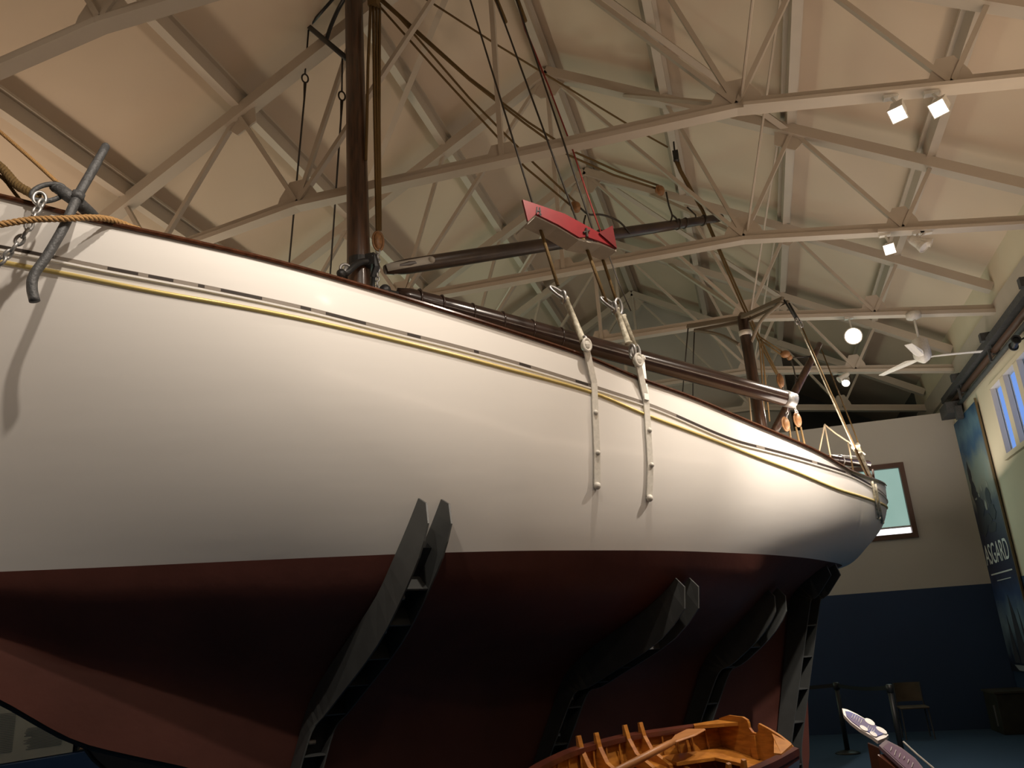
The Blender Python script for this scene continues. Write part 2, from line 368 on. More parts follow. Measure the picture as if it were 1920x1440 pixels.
# ------------------------------------------------------------------ ceiling fan
fp = ony(1713, 594, 12.15); fe = empty('ceiling_fan', fp, 'white ceiling fan with three blades hanging near the window wall', 'ceiling fan')
b = MB(); b.tube([fp+V3((0, 0, .06)), fp+V3((0, 0, -.02)), fp+V3((0, 0, -.05))], [.10, .10, .03], 14); b.build('canopy', M['whitemetal'], fe, True)
b = MB(); b.tube([fp, fp-V3((0, 0, .36))], .016, 8); b.build('downrod', M['whitemetal'], fe, True)
b = MB(); b.tube([fp-V3((0, 0, z)) for z in (.33, .36, .52, .60, .66, .70)], [.05, .11, .12, .12, .08, .02], 16); b.build('motor', M['whitemetal'], fe, True)
for a in (8, 128, 248):
    a = math.radians(a); dx, dy = math.cos(a), math.sin(a); q = fp-V3((0, 0, .62)); s_ = V3((-dy, dx, 0)); o_ = V3((dx, dy, 0))
    b = MB(); b.plate([q+o_*.1-s_*.035, q+o_*.25-s_*.06, q+o_*.78-s_*.055, q+o_*.78+s_*.04, q+o_*.25+s_*.06+V3((0, 0, .03)), q+o_*.1+s_*.035], (0, 0, 1), .008); b.build('blade', M['whitemetal'], fe)
# ------------------------------------------------------------------ pipes and trunking on the right wall
def pipe(name, z, r, y0, y1, m, lb, cat, x=XR, grp='pipes and trunking along the window wall'):
    b = MB(); b.tube([(x-r-.03, y0, z), (x-r-.03, y1, z)], r, 12); tag(b.build(name, m, smooth=True), lb, cat, grp)
b = MB(); b.box((XR-.10, 9.2, 5.42), .12, 13.2, .10); tag(b.build('cable_trunking', M['iron']), 'grey square trunking running along the wall above the pipes', 'trunking', 'pipes and trunking along the window wall')
pipe('heating_pipe', 5.28, .045, 2.6, 15.6, M['frame'], 'upper brown pipe running along the wall under the grey trunking', 'pipe')
pipe('heating_pipe', 5.16, .035, 2.6, 15.2, M['iron'], 'lower grey pipe running along the wall above the windows', 'pipe')
for y in (8.6, 10.6, 12.6, 14.6):
    b = MB(); b.box((XR-.05, y, 5.40), .10, .05, .34); b.box((XR-.14, y, 5.22), .03, .04, .18); b.box((XR-.16, y, 5.5), .10, .10, .12)
    tag(b.build('pipe_bracket', M['iron']), 'grey bracket holding pipes to the cream wall above the windows', 'bracket', 'pipe brackets on the window wall')
b = MB(); b.box((XR-.16, 15.3, 5.12), .24, .5, .2); b.box((XR-.12, 15.0, 5.0), .1, .12, .22); tag(b.build('junction_box', M['iron']), 'dark grey box at the corner end of the pipes', 'junction box')
b = MB(); c0 = onx(1903, 643, XR-.14); b.tube([c0+V3((0, .08, -.02)), c0+V3((0, -.08, .02))], .045, 12); b.ring(c0+V3((0, .08, -.02)), (1, 0, 0), (0, 0, 1), .05, .05, .012); b.ring(c0+V3((0, -.08, .02)), (1, 0, 0), (0, 0, 1), .05, .05, .012)
b.bar(c0, c0+V3((.12, 0, .05)), .02, .02); tag(b.build('wall_clamp', M['black']), 'small black ended cylinder fitting clamped beneath the pipes above the window', 'fitting')
# ------------------------------------------------------------------ banner on the right wall
bn = bpy.data.materials.new('banner_print'); bn.use_nodes = True; nt = bn.node_tree; B = nt.nodes['Principled BSDF']; B.inputs['Roughness'].default_value = .6
tc = nt.nodes.new('ShaderNodeTexCoord'); sx = nt.nodes.new('ShaderNodeSeparateXYZ'); nt.links.new(tc.outputs['Object'], sx.inputs[0])
mr = nt.nodes.new('ShaderNodeMapRange'); mr.inputs['From Min'].default_value = .9; mr.inputs['From Max'].default_value = 4.97
nz = nt.nodes.new('ShaderNodeTexNoise'); nz.inputs['Scale'].default_value = 2.6; nz.inputs['Detail'].default_value = 7; nt.links.new(tc.outputs['Object'], nz.inputs['Vector'])
ad = nt.nodes.new('ShaderNodeMath'); ad.operation = 'MULTIPLY_ADD'; ad.inputs[1].default_value = .75; nt.links.new(nz.outputs['Fac'], ad.inputs[0]); nt.links.new(sx.outputs['Z'], ad.inputs[2])
sb = nt.nodes.new('ShaderNodeMath'); sb.operation = 'SUBTRACT'; sb.inputs[1].default_value = .37; nt.links.new(ad.outputs[0], sb.inputs[0]); nt.links.new(sb.outputs[0], mr.inputs['Value'])
cr = nt.nodes.new('ShaderNodeValToRGB'); el = cr.color_ramp.elements
stops = [(0, (.004, .007, .02)), (.05, (.01, .018, .05)), (.16, (.16, .22, .28)), (.27, (.03, .06, .16)), (.36, (.008, .012, .05)), (.55, (.008, .010, .035)), (.62, (.02, .02, .05)), (.70, (.22, .21, .17)), (.78, (.20, .24, .22)), (.86, (.03, .10, .22)), (.93, (.10, .20, .28)), (1, (.02, .07, .15))]
el[0].position, el[0].color = stops[0][0], (*stops[0][1], 1); el[1].position, el[1].color = 1, (*stops[-1][1], 1)
for p_, c_ in stops[1:-1]: e_ = el.new(p_); e_.color = (*c_, 1)
nt.links.new(mr.outputs[0], cr.inputs[0]); nt.links.new(cr.outputs[0], B.inputs['Base Color'])
XB = XR-.05; BY0, BY1, BZ0, BZ1 = 14.22, 15.78, .86, 4.97
be = empty('wall_banner', (XB, 15, BZ0), 'tall printed banner with white ship name lettering, sea scene and sailing boats', 'banner')
b = MB(); b.box((XB, (BY0+BY1)/2, (BZ0+BZ1)/2), .012, BY1-BY0, BZ1-BZ0); b.build('printed_sheet', bn, be)
b = MB(); b.box((XB+.01, BY0-.02, (BZ0+BZ1)/2), .03, .03, BZ1-BZ0+.1); b.build('banner_edge', mat('ochre_banner_edge', (.14, .10, .05), .6), be)
txtm = mat('white_lettering', (.72, .72, .70), .6)
def word(s, size, loc, rot, parent, m, name='lettering', ex=.002, sx=1):
    cu = bpy.data.curves.new(name, 'FONT'); cu.body = s; cu.size = size; cu.extrude = ex; cu.align_x = 'CENTER'; cu.align_y = 'CENTER'
    o = bpy.data.objects.new(name, cu); COL.objects.link(o); cu.materials.append(m); o.location = loc; o.rotation_euler = rot; o.scale = (sx, 1, 1)
    dg = bpy.context.evaluated_depsgraph_get(); me = bpy.data.meshes.new_from_object(o.evaluated_get(dg)); mw = Matrix.LocRotScale(V3(loc), __import__('mathutils').Euler(rot), V3((sx, 1, 1)))
    bpy.data.objects.remove(o); me.transform(mw); o = bpy.data.objects.new(name, me); COL.objects.link(o)
    if not me.materials: me.materials.append(m)
    if parent: o.parent = parent; o.matrix_parent_inverse = Matrix.Translation(-world_loc(parent))
    return o
RT = (math.pi/2, 0, -math.pi/2)                      # text facing -x, reading towards -y
word('ASGARD', .46, (XB-.012, 15.0, 2.66), RT, be, txtm, 'ship_name', sx=.80)
b = MB(); b.box((XB-.01, 15.0, 2.36), .004, 1.25, .022); b.build('printed_line', txtm, be)
word('ERSKINE CHILDERS GUN RUNNING YACHT', .085, (XB-.012, 15.0, 2.40), RT, be, txtm, 'small_print', sx=.6) if False else None
b = MB(); b.box((XB-.01, 14.95, 2.25), .004, .8, .012); b.build('printed_line', txtm, be)
sailm = mat('printed_sail_brown', (.035, .035, .05), .7); rockm = mat('printed_rock_dark', (.022, .022, .032), .7); rockl = mat('printed_foam_pale', (.30, .29, .25), .7)
def flat(poly, m, name, xo=-.010):
    b = MB(); b.plate([(XB+xo, y, z) for y, z in poly], (1, 0, 0), .002); return b.build(name, m, be)
flat([(15.42, .98), (15.30, 1.72), (15.12, 1.0)], sailm, 'printed_sail'); flat([(15.08, .98), (14.98, 2.02), (14.82, 1.7), (14.66, 1.0)], sailm, 'printed_sail')
flat([(14.62, 1.0), (14.62, 1.8), (14.40, 1.0)], sailm, 'printed_sail'); flat([(15.5, .96), (15.3, .88), (14.5, .87), (14.36, .96)], mat('printed_hull_pale', (.25, .27, .30), .7), 'printed_boat')
rnd = random.Random(3)
def blob(y, z, a, b_, m, nm='printed_figure'):
    k = 11; flat([(y+math.cos(2*math.pi*i/k)*a*rnd.uniform(.6, 1.15), z+math.sin(2*math.pi*i/k)*b_*rnd.uniform(.6, 1.15)) for i in range(k)], m, nm, -.008-rnd.random()*.003)
for y, z, a, c in ((15.52, 4.02, .10, .22), (15.50, 3.72, .16, .22), (15.35, 3.45, .26, .22), (15.45, 3.15, .30, .20), (15.1, 3.2, .3, .12), (14.72, 3.52, .16, .16), (14.66, 3.28, .20, .16), (14.9, 3.06, .3, .10)): blob(y, z, a, c, rockm)
for y, z, a, c in ((15.22, 3.62, .05, .04), (14.95, 3.42, .06, .10), (14.62, 3.7, .04, .07), (15.45, 3.60, .09, .02), (15.0, 3.7, .03, .05)): blob(y, z, a, c, rockl, 'printed_foam')
# ================================================================== YACHT
q_ = .70710678; D = V3((q_, q_, 0)); NV = V3((q_, -q_, 0)); K0 = -6.81
def W(s, b, z): return D*s + NV*(b+K0) + V3((0, 0, z))
def onb(px, py, b=0.0):
    r = ray(px, py); t = (K0+b-EYE.dot(NV))/r.dot(NV); return EYE+r*t
def Sof(p): return p.dot(D)
ZW = 2.32
BRs = [-2.75, -2.45, -2, -1.2, -.5, .5, 1.5, 2.5, 4, 5.5, 7, 8, 8.6, 8.95, 9.10]
BRb = [.02, .20, .50, .95, 1.25, 1.50, 1.64, 1.70, 1.70, 1.55, 1.20, .78, .47, .23, .05]
def br(s): return smooth_interp(s, BRs, BRb)
BWs = [-1.45, -.9, -.26, .38, 1.05, 1.75, 2.45, 3.27, 4.1, 5.41, 6.36, 7.21, 7.8, 8.1]
BWb = [0, .20, .40, .62, .88, 1.14, 1.36, 1.49, 1.51, 1.33, 1.06, .68, .34, 0]
def bw(s): return smooth_interp(s, BWs, BWb)
ZKs = [-2.75, -2.5, -2.1, -1.45, -.8, -.18, .32, .66, 1.06, 1.7, 2.4, 3.2, 6.4, 7.02, 7.25, 7.55, 8.10, 8.35, 8.6, 8.9, 9.04, 9.10]
ZKz = [4.7, 4.0, 3.2, 2.32, 1.88, 1.53, 1.22, 1.10, .97, .66, .36, .24, .22, .26, 1.2, 1.92, 2.31, 2.45, 2.58, 2.76, 2.88, 3.0]
def zk(s): return smooth_interp(s, ZKs, ZKz)
def fit(px, py):
    b = 1.0
    for i in range(80):
        p = onb(px, py, b); b = .5*b+.5*br(Sof(p))
    return Sof(p), p.z
def fitline(pts, lo, hi):
    r = sorted(fit(*p) for p in pts); return [r[0][0]-3]+[a for a, c in r]+[hi[0]], [lo]+[c for a, c in r]+[hi[1]]
railS, railZ = fitline([(0,372),(175,417),(337,452),(480,485),(600,517),(787,572),(960,626),(1096,671),(1200,714),(1290,746),(1440,809),(1537,852),(1600,888)], 5.25, (9.1, 3.27))
def zr(s): return smooth_interp(s, railS, railZ)
gS, gZ = fitline([(0,476),(92,495),(280,536),(480,577),(600,604),(780,647),(937,688),(1107,735),(1219,781),(1350,830),(1462,873),(1600,926)], 4.8, (9.1, 3.02))
def zg(s): return smooth_interp(s, gS, gZ)
sS, sZ = fitline([(0,450),(120,476),(205,495),(400,536),(600,583),(739,619),(960,677),(1200,752),(1402,832)], 4.9, (9.1, 3.10))
def zs(s): return smooth_interp(s, sS, sZ)
def top_b(s, z):
    """half-breadth of the topsides at height z"""
    z0 = max(ZW, zk(s)); z1 = zr(s); b0 = bw(s) if -1.45 < s < 8.1 else 0.0; b1 = br(s)
    u = min(1, max(0, (z-z0)/max(z1-z0, 1e-4))); wv = min(1, b0/b1*1.6)
    aft = s > 3
    g1 = 1-(1-u)**(2.9 if aft else lerp(1.15, 2.5, min(1, max(0, (s+1.5)/3.5))))
    g0 = math.sqrt(max(0, 1-(1-u)**2)) if aft else u**1.05
    return b0+(b1-b0)*lerp(g0, g1, wv)
SB = [(0, 0), (.20, .0), (.42, .085), (.62, .20), (.78, .52), (.90, .84), (1, 1)]   # (z fraction keel->WL, b fraction)
def bot_b(s, f):
    w_ = bw(s) if -1.45 < s < 8.1 else 0.0
    k = .09*min(1, w_/.25)
    a = smooth_interp(f, [0, .22, .42, .52, .70, .86, 1], [.06, .065, .12, .24, .60, .88, 1])
    c = smooth_interp(f, [0, .22, .45, .56, .64, .71, .79, .89, 1], [.06, .06, .065, .10, .23, .43, .70, .91, 1])
    e = smooth_interp(f, [0, .6, .76, .86, .94, 1], [.07, .07, .12, .32, .72, 1])
    t1 = min(1, max(0, (s-1.6)/1.8)); t2 = min(1, max(0, (s-5.6)/1.4)); v = lerp(lerp(a, c, t1), e, t2)
    return max(k, v*w_) if w_ > 0 else 0.0
def bot(s, z):
    z0 = zk(s); f = (z-z0)/max(ZW-z0, 1e-4); return bot_b(s, min(1, max(0, f)))
def hull_b(s, z): return top_b(s, z) if z >= ZW else bot(s, z)
SS = []
s = -2.75
while s < 9.1: SS.append(s); s += .06 if (s < -1.2 or s > 6.8) else .12
SS.append(9.1)
ye = empty('sailing_yacht', W(3.2, 0, 0), 'large white ketch yacht with red bottom, gold stripe and wooden masts, standing in a cradle', 'sailing yacht')
NT, NB = 26, 20
rows = []
for s in SS:
    z0 = max(ZW, zk(s)) if -1.45 < s < 8.1 else zk(s); z1 = zr(s); r = []
    for i in range(NT+1): z = lerp(z0, z1, (i/NT)**(1.5 if s > 7.5 or s < -1 else 1)); r.append((top_b(s, z), z))
    rows.append([W(s, b_, z) for b_, z in r])
rows2 = [[W(s, 2*(-K0)*0 - 0, 0)]*0 for s in SS]
def mirror(p): # reflect across the centre plane
    bb = p.dot(NV)-K0; return p-NV*(2*bb)
mb = MB(); mb.grid(rows); mb.grid([[mirror(p) for p in r][::-1] for r in rows])
# close the stern
last = rows[-1]; mb.grid([last, [mirror(p) for p in last]])
hull = mb.build('hull', M['hull'], ye, True)
rows = []
for s in SS:
    if not (-1.46 < s < 8.12): continue
    z0 = min(zk(s), ZW); rows.append([W(s, bot_b(s, i/NB) if z0 < ZW-.002 else 0, lerp(z0, ZW, i/NB)) for i in range(NB+1)])
mb = MB(); mb.grid(rows); mb.grid([[mirror(p) for p in r][::-1] for r in rows]); mb.grid([[mirror(r[0]) for r in rows], [r[0] for r in rows]])
mb.build('hull_bottom', M['bottom'], ye, True)
# rudder blade
mb = MB(); ru = [(7.0, .24), (6.86, .24), (7.30, 1.35), (7.62, 2.0), (7.95, 2.28), (7.3, 2.3), (7.05, 1.2), (6.7, .24)]
ru = [(6.75, .24), (6.90, .26), (7.0, .56), (7.2, 1.07), (7.4, 1.56), (7.55, 1.92), (7.45, 2.15), (7.2, 2.1), (6.9, 1.2)]
mb.plate([W(s, 0, z) for s, z in ru], NV, .07); mb.build('rudder', M['bottom'], ye, bevel=.02)
mb = MB(); mb.tube([W(s, 0, zk(s)-.004) for s in [x*.15-1.3 for x in range(54)]], .030, 8); mb.build('keel_shade', M['armdark'], ye, True)  # dark tube added along the keel as the shadow line under the hull
# deck
rows = [[W(s, -top_b(s, zr(s)-.30)+.01, zr(s)-.30), W(s, 0, zr(s)-.24), W(s, top_b(s, zr(s)-.30)-.01, zr(s)-.30)] for s in SS if -2.3 < s < 8.9]
mb = MB(); mb.grid(rows); mb.build('deck', M['deck'], ye)
# rail cap, both sides, and stripes hugging the hull
def sweep(sec, sfrom, sto, zf, side, step=.12, off=0.0):
    rows = []; s = sfrom; ss = []
    while s < sto: ss.append(s); s += step
    ss.append(sto)
    for s in ss:
        zz = zf(s); b_ = (top_b(s, zz))*side; rows.append([W(s, b_+(o+off)*side, zz+dz) for o, dz in sec])
    return rows
for sd in (1, -1):
    m1 = MB(); m1.grid(sweep([(.018, -.004), (.026, .010), (.020, .026), (-.06, .03), (-.065, .0)], -2.7, 9.08, zr, sd), close=True); m1.build('rail', M['rail'], ye)
    sec = [(math.cos(a)*.016, math.sin(a)*.016) for a in [2*math.pi*i/8 for i in range(8)]]
    m1 = MB(); m1.grid(sweep(sec, -2.4, 9.0, zg, sd), close=True); m1.build('gold_stripe', M['gold'], ye, True)
    m1 = MB(); m1.grid(sweep([(.004, -.020), (.012, -.026), (.010, -.036), (-.004, -.040)], -2.4, 9.0, zs, sd), close=True); m1.build('covering_board', M['hull'], ye)
m1 = MB(); m1.grid(sweep([(.0025, -.018), (.0025, .010), (-.01, .010), (-.01, -.018)], -2.3, 8.9, zs, 1, .1), close=True); m1.build('scupper_groove', mat('groove_grey_paint', (.20, .17, .14), .6), ye)
segs = [(-1.6, -.15), (.16, .34), (.40, .55), (.70, .74), (.84, 1.10), (1.35, 1.42), (1.52, 1.80), (2.10, 2.20), (2.62, 2.66), (3.0, 3.1), (3.5, 3.62), (4.5, 5.5), (5.62, 6.4), (6.5, 7.1), (7.25, 7.9)]
for a, c in segs:
    m1 = MB(); m1.grid(sweep([(.004, -.014), (.004, .006), (-.01, .006), (-.01, -.014)], a, c, zs, 1, .08), close=True); m1.build('scupper_slot', M['slot'], ye)
print('RAIL',[round(a,2) for a in railS],[round(a,2) for a in railZ],[fit(*p) for p in ((1600,926),(1575,903),(1646,946))]); print('G',[round(a,2) for a in gS],[round(a,2) for a in gZ])
# ------------------------------------------------------------------ masts and spars
TH = 8
P0 = onb(674, 560); P1 = onb(663, -25)
mm = MB(); mm.tube([P0+V3((0, 0, -1.1)), P0, P0.lerp(P1, .5), P1], [.118, .114, .100, .092], 28)
mast = mm.build('main_mast', M['mast'], ye, True)
def part(name, mbq, m, parent=None, smooth=True): return mbq.build(name, m, parent or ye, smooth)
def pxp(px, py, b=0.0): return onb(px, py, b)
# mast band with curved iron horn
b = MB(); c = pxp(676, 497); ax = (P1-P0).normalized(); b.tube([c-ax*.05, c+ax*.05], .128, 24); b.tube([pxp(700, 480, .16), pxp(706, 500, .16), pxp(700, 520, .12)], .035, 8); b.box(pxp(696, 488, .14), .09, .07, .12); part('mast_band', b, M['black'], mast, False)
b = MB(); b.tube(crv([pxp(645, 512, .20), pxp(652, 510, .22), pxp(662, 500, .20), pxp(676, 492, .16), pxp(690, 490, .14)], 5), [.038]*4+[.033]*17, 10)
b.ball(pxp(640, 513, .22), .045); part('iron_horn', b, M['black'], mast)
b = MB(); b.ring(pxp(648, 505, .22), (0, 0, 1), D, .05, .05, .014); b.tube([pxp(640, 520, .22), pxp(650, 500, .24)], .018, 8); part('shackle', b, M['steel'], mast)
for q1, q2 in (((648, 520, .14), (655, 560, .14)), ((700, 520, .13), (698, 560, .13))): b = MB(); b.tube([pxp(*q1), pxp(*q2)], .02, 8); part('mast_bracket', b, M['black'], mast)
# crosstree of the main mast, on the far side
b = MB(); n0 = pxp(579, 50, -.75); b.bar(n0, pxp(648, 108, -.05), .045, .05); b.tube([n0, pxp(628, -6, -.3)], .018, 6)
b.tube(crv([pxp(611, 78, -.5), pxp(620, 50, -.42), pxp(634, 18, -.3), pxp(650, -10, -.1)], 4), .022, 6); part('crosstree', b, M['black'], mast)
def line(name, pts, r, m, parent=None, n=6): b = MB(); b.tube(pts, r, n); return part(name, b, m, parent)
def eye(p, r=.035, m='wire', par=None):
    b = MB(); b.ring(p, D, (0, 0, 1), r*.8, r*1.25, .010, 14, 6); return part('thimble', b, M[m], par)
# far side shrouds
for top, ey, bot_ in (((579, 50, -.75), (572, 147, -.85), (541, 505, -1.5)), ((642, 100, -.15), (641, 180, -.35), (618, 530, -1.5))):
    sh = line('far_shroud', [pxp(*top), pxp(ey[0], ey[1]-9, ey[2])], .010, M['wire'])
    eye(pxp(*ey), .045, 'wire', sh); b = MB(); b.tube([pxp(ey[0], ey[1]+9, ey[2]), pxp(ey[0]-1.5, ey[1]+40, ey[2]-.05), pxp(*bot_)], [.018, .011, .010], 6); part('wire_tail', b, M['wire'], sh)
# halyards beside the main mast
hp = [((695, 8), (690, 120), (688, 230), (686, 300)), ((700, 12), (702, 200), (707, 432)), ((706, 12), (707, 200), (710, 432)), ((712, 8), (711, 220), (713, 432))]
for h in hp: line('halyard', [pxp(x, y, .12) for x, y in h], .016, M['rope'])
b = MB(); b.box(pxp(701, 3, .12), .10, .10, .14); part('halyard_block', b, M['rope'], None, False)
b = MB(); c = pxp(709, 452, .12); b.ball(c, .07, 12, (.55, .75, 1.35)); b.ring(c, D, (0, 0, 1), .052, .10, .012); blk = part('halyard_block', b, M['block'])
def chain(name, a, c, link, r, m, parent=None, ph=0, n=None):
    a, c = V3(a), V3(c); L = (c-a).length; n = n or max(2, int(L/(link*1.45))); t = (c-a).normalized(); s1 = t.cross(V3((.3, .2, 1))).normalized(); s2 = t.cross(s1); b = MB()
    for i in range(n):
        o = a.lerp(c, (i+.5)/n); b.ring(o, t, s1 if (i+ph) % 2 else s2, link, link*.55, r, 12, 6)
    return part(name, b, m, parent) if parent != 'top' else b.build(name, m, None, True)
chain('chain', pxp(709, 468, .12), pxp(707, 545, .16), .032, .008, M['steel'])
# gaff with iron jaws
g0, g1 = pxp(722, 506), pxp(1352, 408)
rr = [.045, .060, .076, .078, .072, .062, .052, .048]; fr = [0, .015, .05, .2, .5, .8, .97, 1]
b = MB(); b.tube([g0.lerp(g1, f) for f in fr], rr, 18); gaff = part('gaff', b, M['gaff'])
b = MB(); tdir = (g1-g0).normalized(); ce = g0.lerp(g1, .075)+NV*.062+V3((0, 0, .0)); b.bar(g0+NV*.052, g0.lerp(g1, .10)+NV*.080, .010, .075, NV); b.ball(g0.lerp(g1, .10)+NV*.075, .037, 10, (1, 1, 1)); part('jaw_plate', b, M['grey'], gaff)
b = MB(); b.tube([g1+V3((0, 0, .01)), g1+tdir*.03, g1+tdir*.04+V3((0, 0, -.08))], .02, 8); part('gaff_hook', b, M['black'], gaff)
b = MB(); b.bar(g0.lerp(g1, .02)-V3((0,0,.062)), g0.lerp(g1, .5)-V3((0,0,.067)), .014, .012); part('gaff_batten', b, M['whitemetal'], gaff)
# gaff bridles and blocks
def block(px, py, bb=0.0, r=.06, m='block'):
    b = MB(); c = pxp(px, py, bb); b.ball(c, r, 12, (1, .7, 1.15)); b.ring(c, D, (0, 0, 1), r*.9, r*1.1, .01); b.ball(c+tdir*.04, r*.35, 8); return part('tackle_block', b, M[m])
block(1079, 388, .1); block(1237, 357, .05)
gp = lambda f: g0.lerp(g1, f)
def wrap(f, r=.075):
    b = MB(); b.ring(gp(f), V3((0, 0, 1)), NV, r, r, .014, 18, 6); part('lashing', b, M['wire'], gaff)
for f in (.545, .567, .835, .86, .93): wrap(f, .074 if f < .6 else .060)
line('bridle', crv([pxp(1098, 404, .1), pxp(1095, 420, .1), pxp(1101, 446, .08)], 4), .011, M['wire'], gaff)
line('bridle', crv([pxp(1088, 390, .1), pxp(1104, 402, .1), pxp(1130, 403, .08), pxp(1160, 415, .08), pxp(1182, 438, .07)], 5), .012, M['wire'], gaff)
line('bridle', crv([pxp(1249, 360, .05), pxp(1254, 385, .05), pxp(1260, 403, .05), pxp(1258, 414, .06)], 4), .011, M['wire'], gaff)
line('bridle', crv([pxp(1260, 403, .05), pxp(1268, 410, .06), pxp(1271, 420, .06)], 4), .012, M['wire'], gaff)
line('bridle', [pxp(1288, 388, .03), pxp(1304, 403, .04), pxp(1305, 408, .04)], .010, M['wire'], gaff)
# tackles from the masthead to the gaff and the long topping lift
for a, bq, r in (((712, 2), (1060, 288), .015), ((716, -2), (1072, 286), .013)): pass
line('peak_halyard', [pxp(712, 0), pxp(880, 150), pxp(985, 232), pxp(1066, 291), pxp(1150, 328), pxp(1229, 353)], .0135, M['rope'])
line('peak_halyard', [pxp(716, -2), pxp(880, 146), pxp(990, 229), pxp(1075, 284), pxp(1160, 322), pxp(1235, 348)], .0135, M['rope'])
line('throat_halyard', [pxp(712, 12), pxp(830, 145), pxp(985, 314), pxp(1071, 386)], .0125, M['rope'])
line('throat_halyard', [pxp(730, 12), pxp(770, 57), pxp(880, 184), pxp(1003, 308), pxp(1080, 380)], .0125, M['rope'])
line('long_halyard', [pxp(792, -6), pxp(930, 83), pxp(1200, 247), pxp(1252, 276)], .0115, M['rope'])
b = MB(); b.box(pxp(1267, 291), .07, .07, .11); b.tube([pxp(1263, 266), pxp(1265, 285)], .012, 6); b.ball(pxp(1268, 300), .04, 8); lift = part('lift_fitting', b, M['black'], None, False)
line('topping_lift', [pxp(1270, 300), pxp(1277, 320), pxp(1319, 395), pxp(1351, 470), pxp(1395, 570), pxp(1435, 655), pxp(1458, 700)], [.022, .018, .012, .012, .012, .012, .012], M['rope'])
line('topping_lift', [pxp(1267, 302), pxp(1275, 322), pxp(1316, 396), pxp(1347, 470), pxp(1390, 570), pxp(1430, 655), pxp(1456, 702)], [.020, .016, .012, .012, .012, .012, .012], M['rope'])
b = MB(); c = pxp(1463, 714, .2); b.ball(c, .055, 12, (.8, .8, 1.6)); b.ring(c, D, (0, 0, 1), .045, .085, .012); part('lift_block', b, M['block'])
chain('chain', pxp(1467, 728, .3), pxp(1474, 746, .5), .028, .007, M['steel'])
# main boom, swung to the near side
B0, B1 = pxp(742, 550, .10), pxp(1487, 751, .85)
b = MB(); b.tube([B0.lerp(B1, f) for f in (0, .03, .15, .4, .75, .97, .985, 1)], [.055, .085, .095, .098, .096, .086, .082, .074], 20); boom = part('main_boom', b, M['boom'])
b = MB(); b.tube([B0.lerp(B1, .975), B0.lerp(B1, 1.003)], [.092, .082], 20); part('boom_end_cap', b, M['steel'], boom)
b = MB(); b.ball(pxp(722, 545, .2), .06, 10); b.tube([pxp(712, 545, .18), pxp(745, 552, .15)], .03, 8); b.tube(crv([pxp(718, 540, .2), pxp(726, 552, .2), pxp(735, 548, .2)], 4), .02, 6); part('gooseneck', b, M['black'], boom)
for f in (.05, .10, .17, .24, .31, .38): b = MB(); b.ring(B0.lerp(B1, f), V3((0, 0, 1)), NV, .098, .098, .010, 18, 6); part('boom_hoop', b, M['boom'], boom)
# mizzen mast and its crosstrees
Z0, Z1 = pxp(1432, 830), pxp(1392, 594)
b = MB(); b.tube([Z0+V3((0, 0, -.9)), Z0, Z1], [.075, .072, .066], 20); miz = part('mizzen_mast', b, M['mast'])
b = MB(); c = Z0.lerp(Z1, .86); ax = (Z1-Z0).normalized(); b.tube([c-ax*.03, c+ax*.03], .078, 18); part('mast_band', b, M['whitemetal'], miz)
def px3(px, py, b_): return pxp(px, py, b_)
Lx = px3(1289, 612, -.8); Lx2 = px3(1302, 620, -.75); Rx = px3(1468, 560, .75); Rx2 = px3(1478, 566, .75)
crossm = mat('grey_brown_crosstree', (.17, .14, .10), .6)
b = MB(); t1 = Z1+V3((0, 0, -.02)); b.bar(t1-D*.04, Lx, .035, .05); b.bar(t1+D*.05+V3((0,0,-.03)), Lx2, .03, .04); b.tube(crv([px3(1386, 646, -.03), px3(1350, 628, -.35), px3(1305, 619, -.72)], 5), .022, 8)
b.bar(t1-D*.04, Rx, .035, .05); b.bar(t1+D*.05+V3((0,0,-.03)), Rx2, .03, .04); b.tube(crv([px3(1409, 640, .05), px3(1428, 600, .35), px3(1466, 566, .72)], 5), .022, 8); b.ball(px3(1392, 592, 0), .05, 8)
part('crosstree', b, crossm, miz, False)
for a, c, e in (((1290, 616, -.8), (1286, 665, -.8), (1279, 745, -1.1)), ((1302, 623, -.75), (1300, 670, -.8), (1299, 755, -1.1))):
    line('mizzen_shroud', [px3(*a), px3(*c), px3(*e)], .009, M['wire'])
for a, c, e in (((1470, 562, .75), (1493, 600, .78), (1640, 925, .55)), ((1479, 568, .75), (1501, 606, .78), (1636, 912, .6))):
    sh = line('mizzen_shroud', [px3(*a), px3(*c)], .012, M['black']); eye(px3(c[0]+1, c[1]+2, c[2]), .03, 'steel', sh)
    b = MB(); b.tube([px3(c[0]+2, c[1]+6, c[2]), px3(*e)], .008, 6); part('wire_tail', b, M['worn'] if a[0] == 1470 else M['rope'], sh)
line('mizzen_stay', [px3(1540, 655, .1), px3(1598, 800, .3), px3(1648, 935, .45)], .008, M['rope'])
for pts in (((1424, 640), (1432, 760), (1437, 812)), ((1428, 645), (1443, 790))): line('mizzen_halyard', [px3(x, y, .03) for x, y in pts], .009, M['ropelt'])
line('mizzen_halyard', [px3(1404, 740, .08), px3(1411, 812, .08)], .008, M['ropewh'])
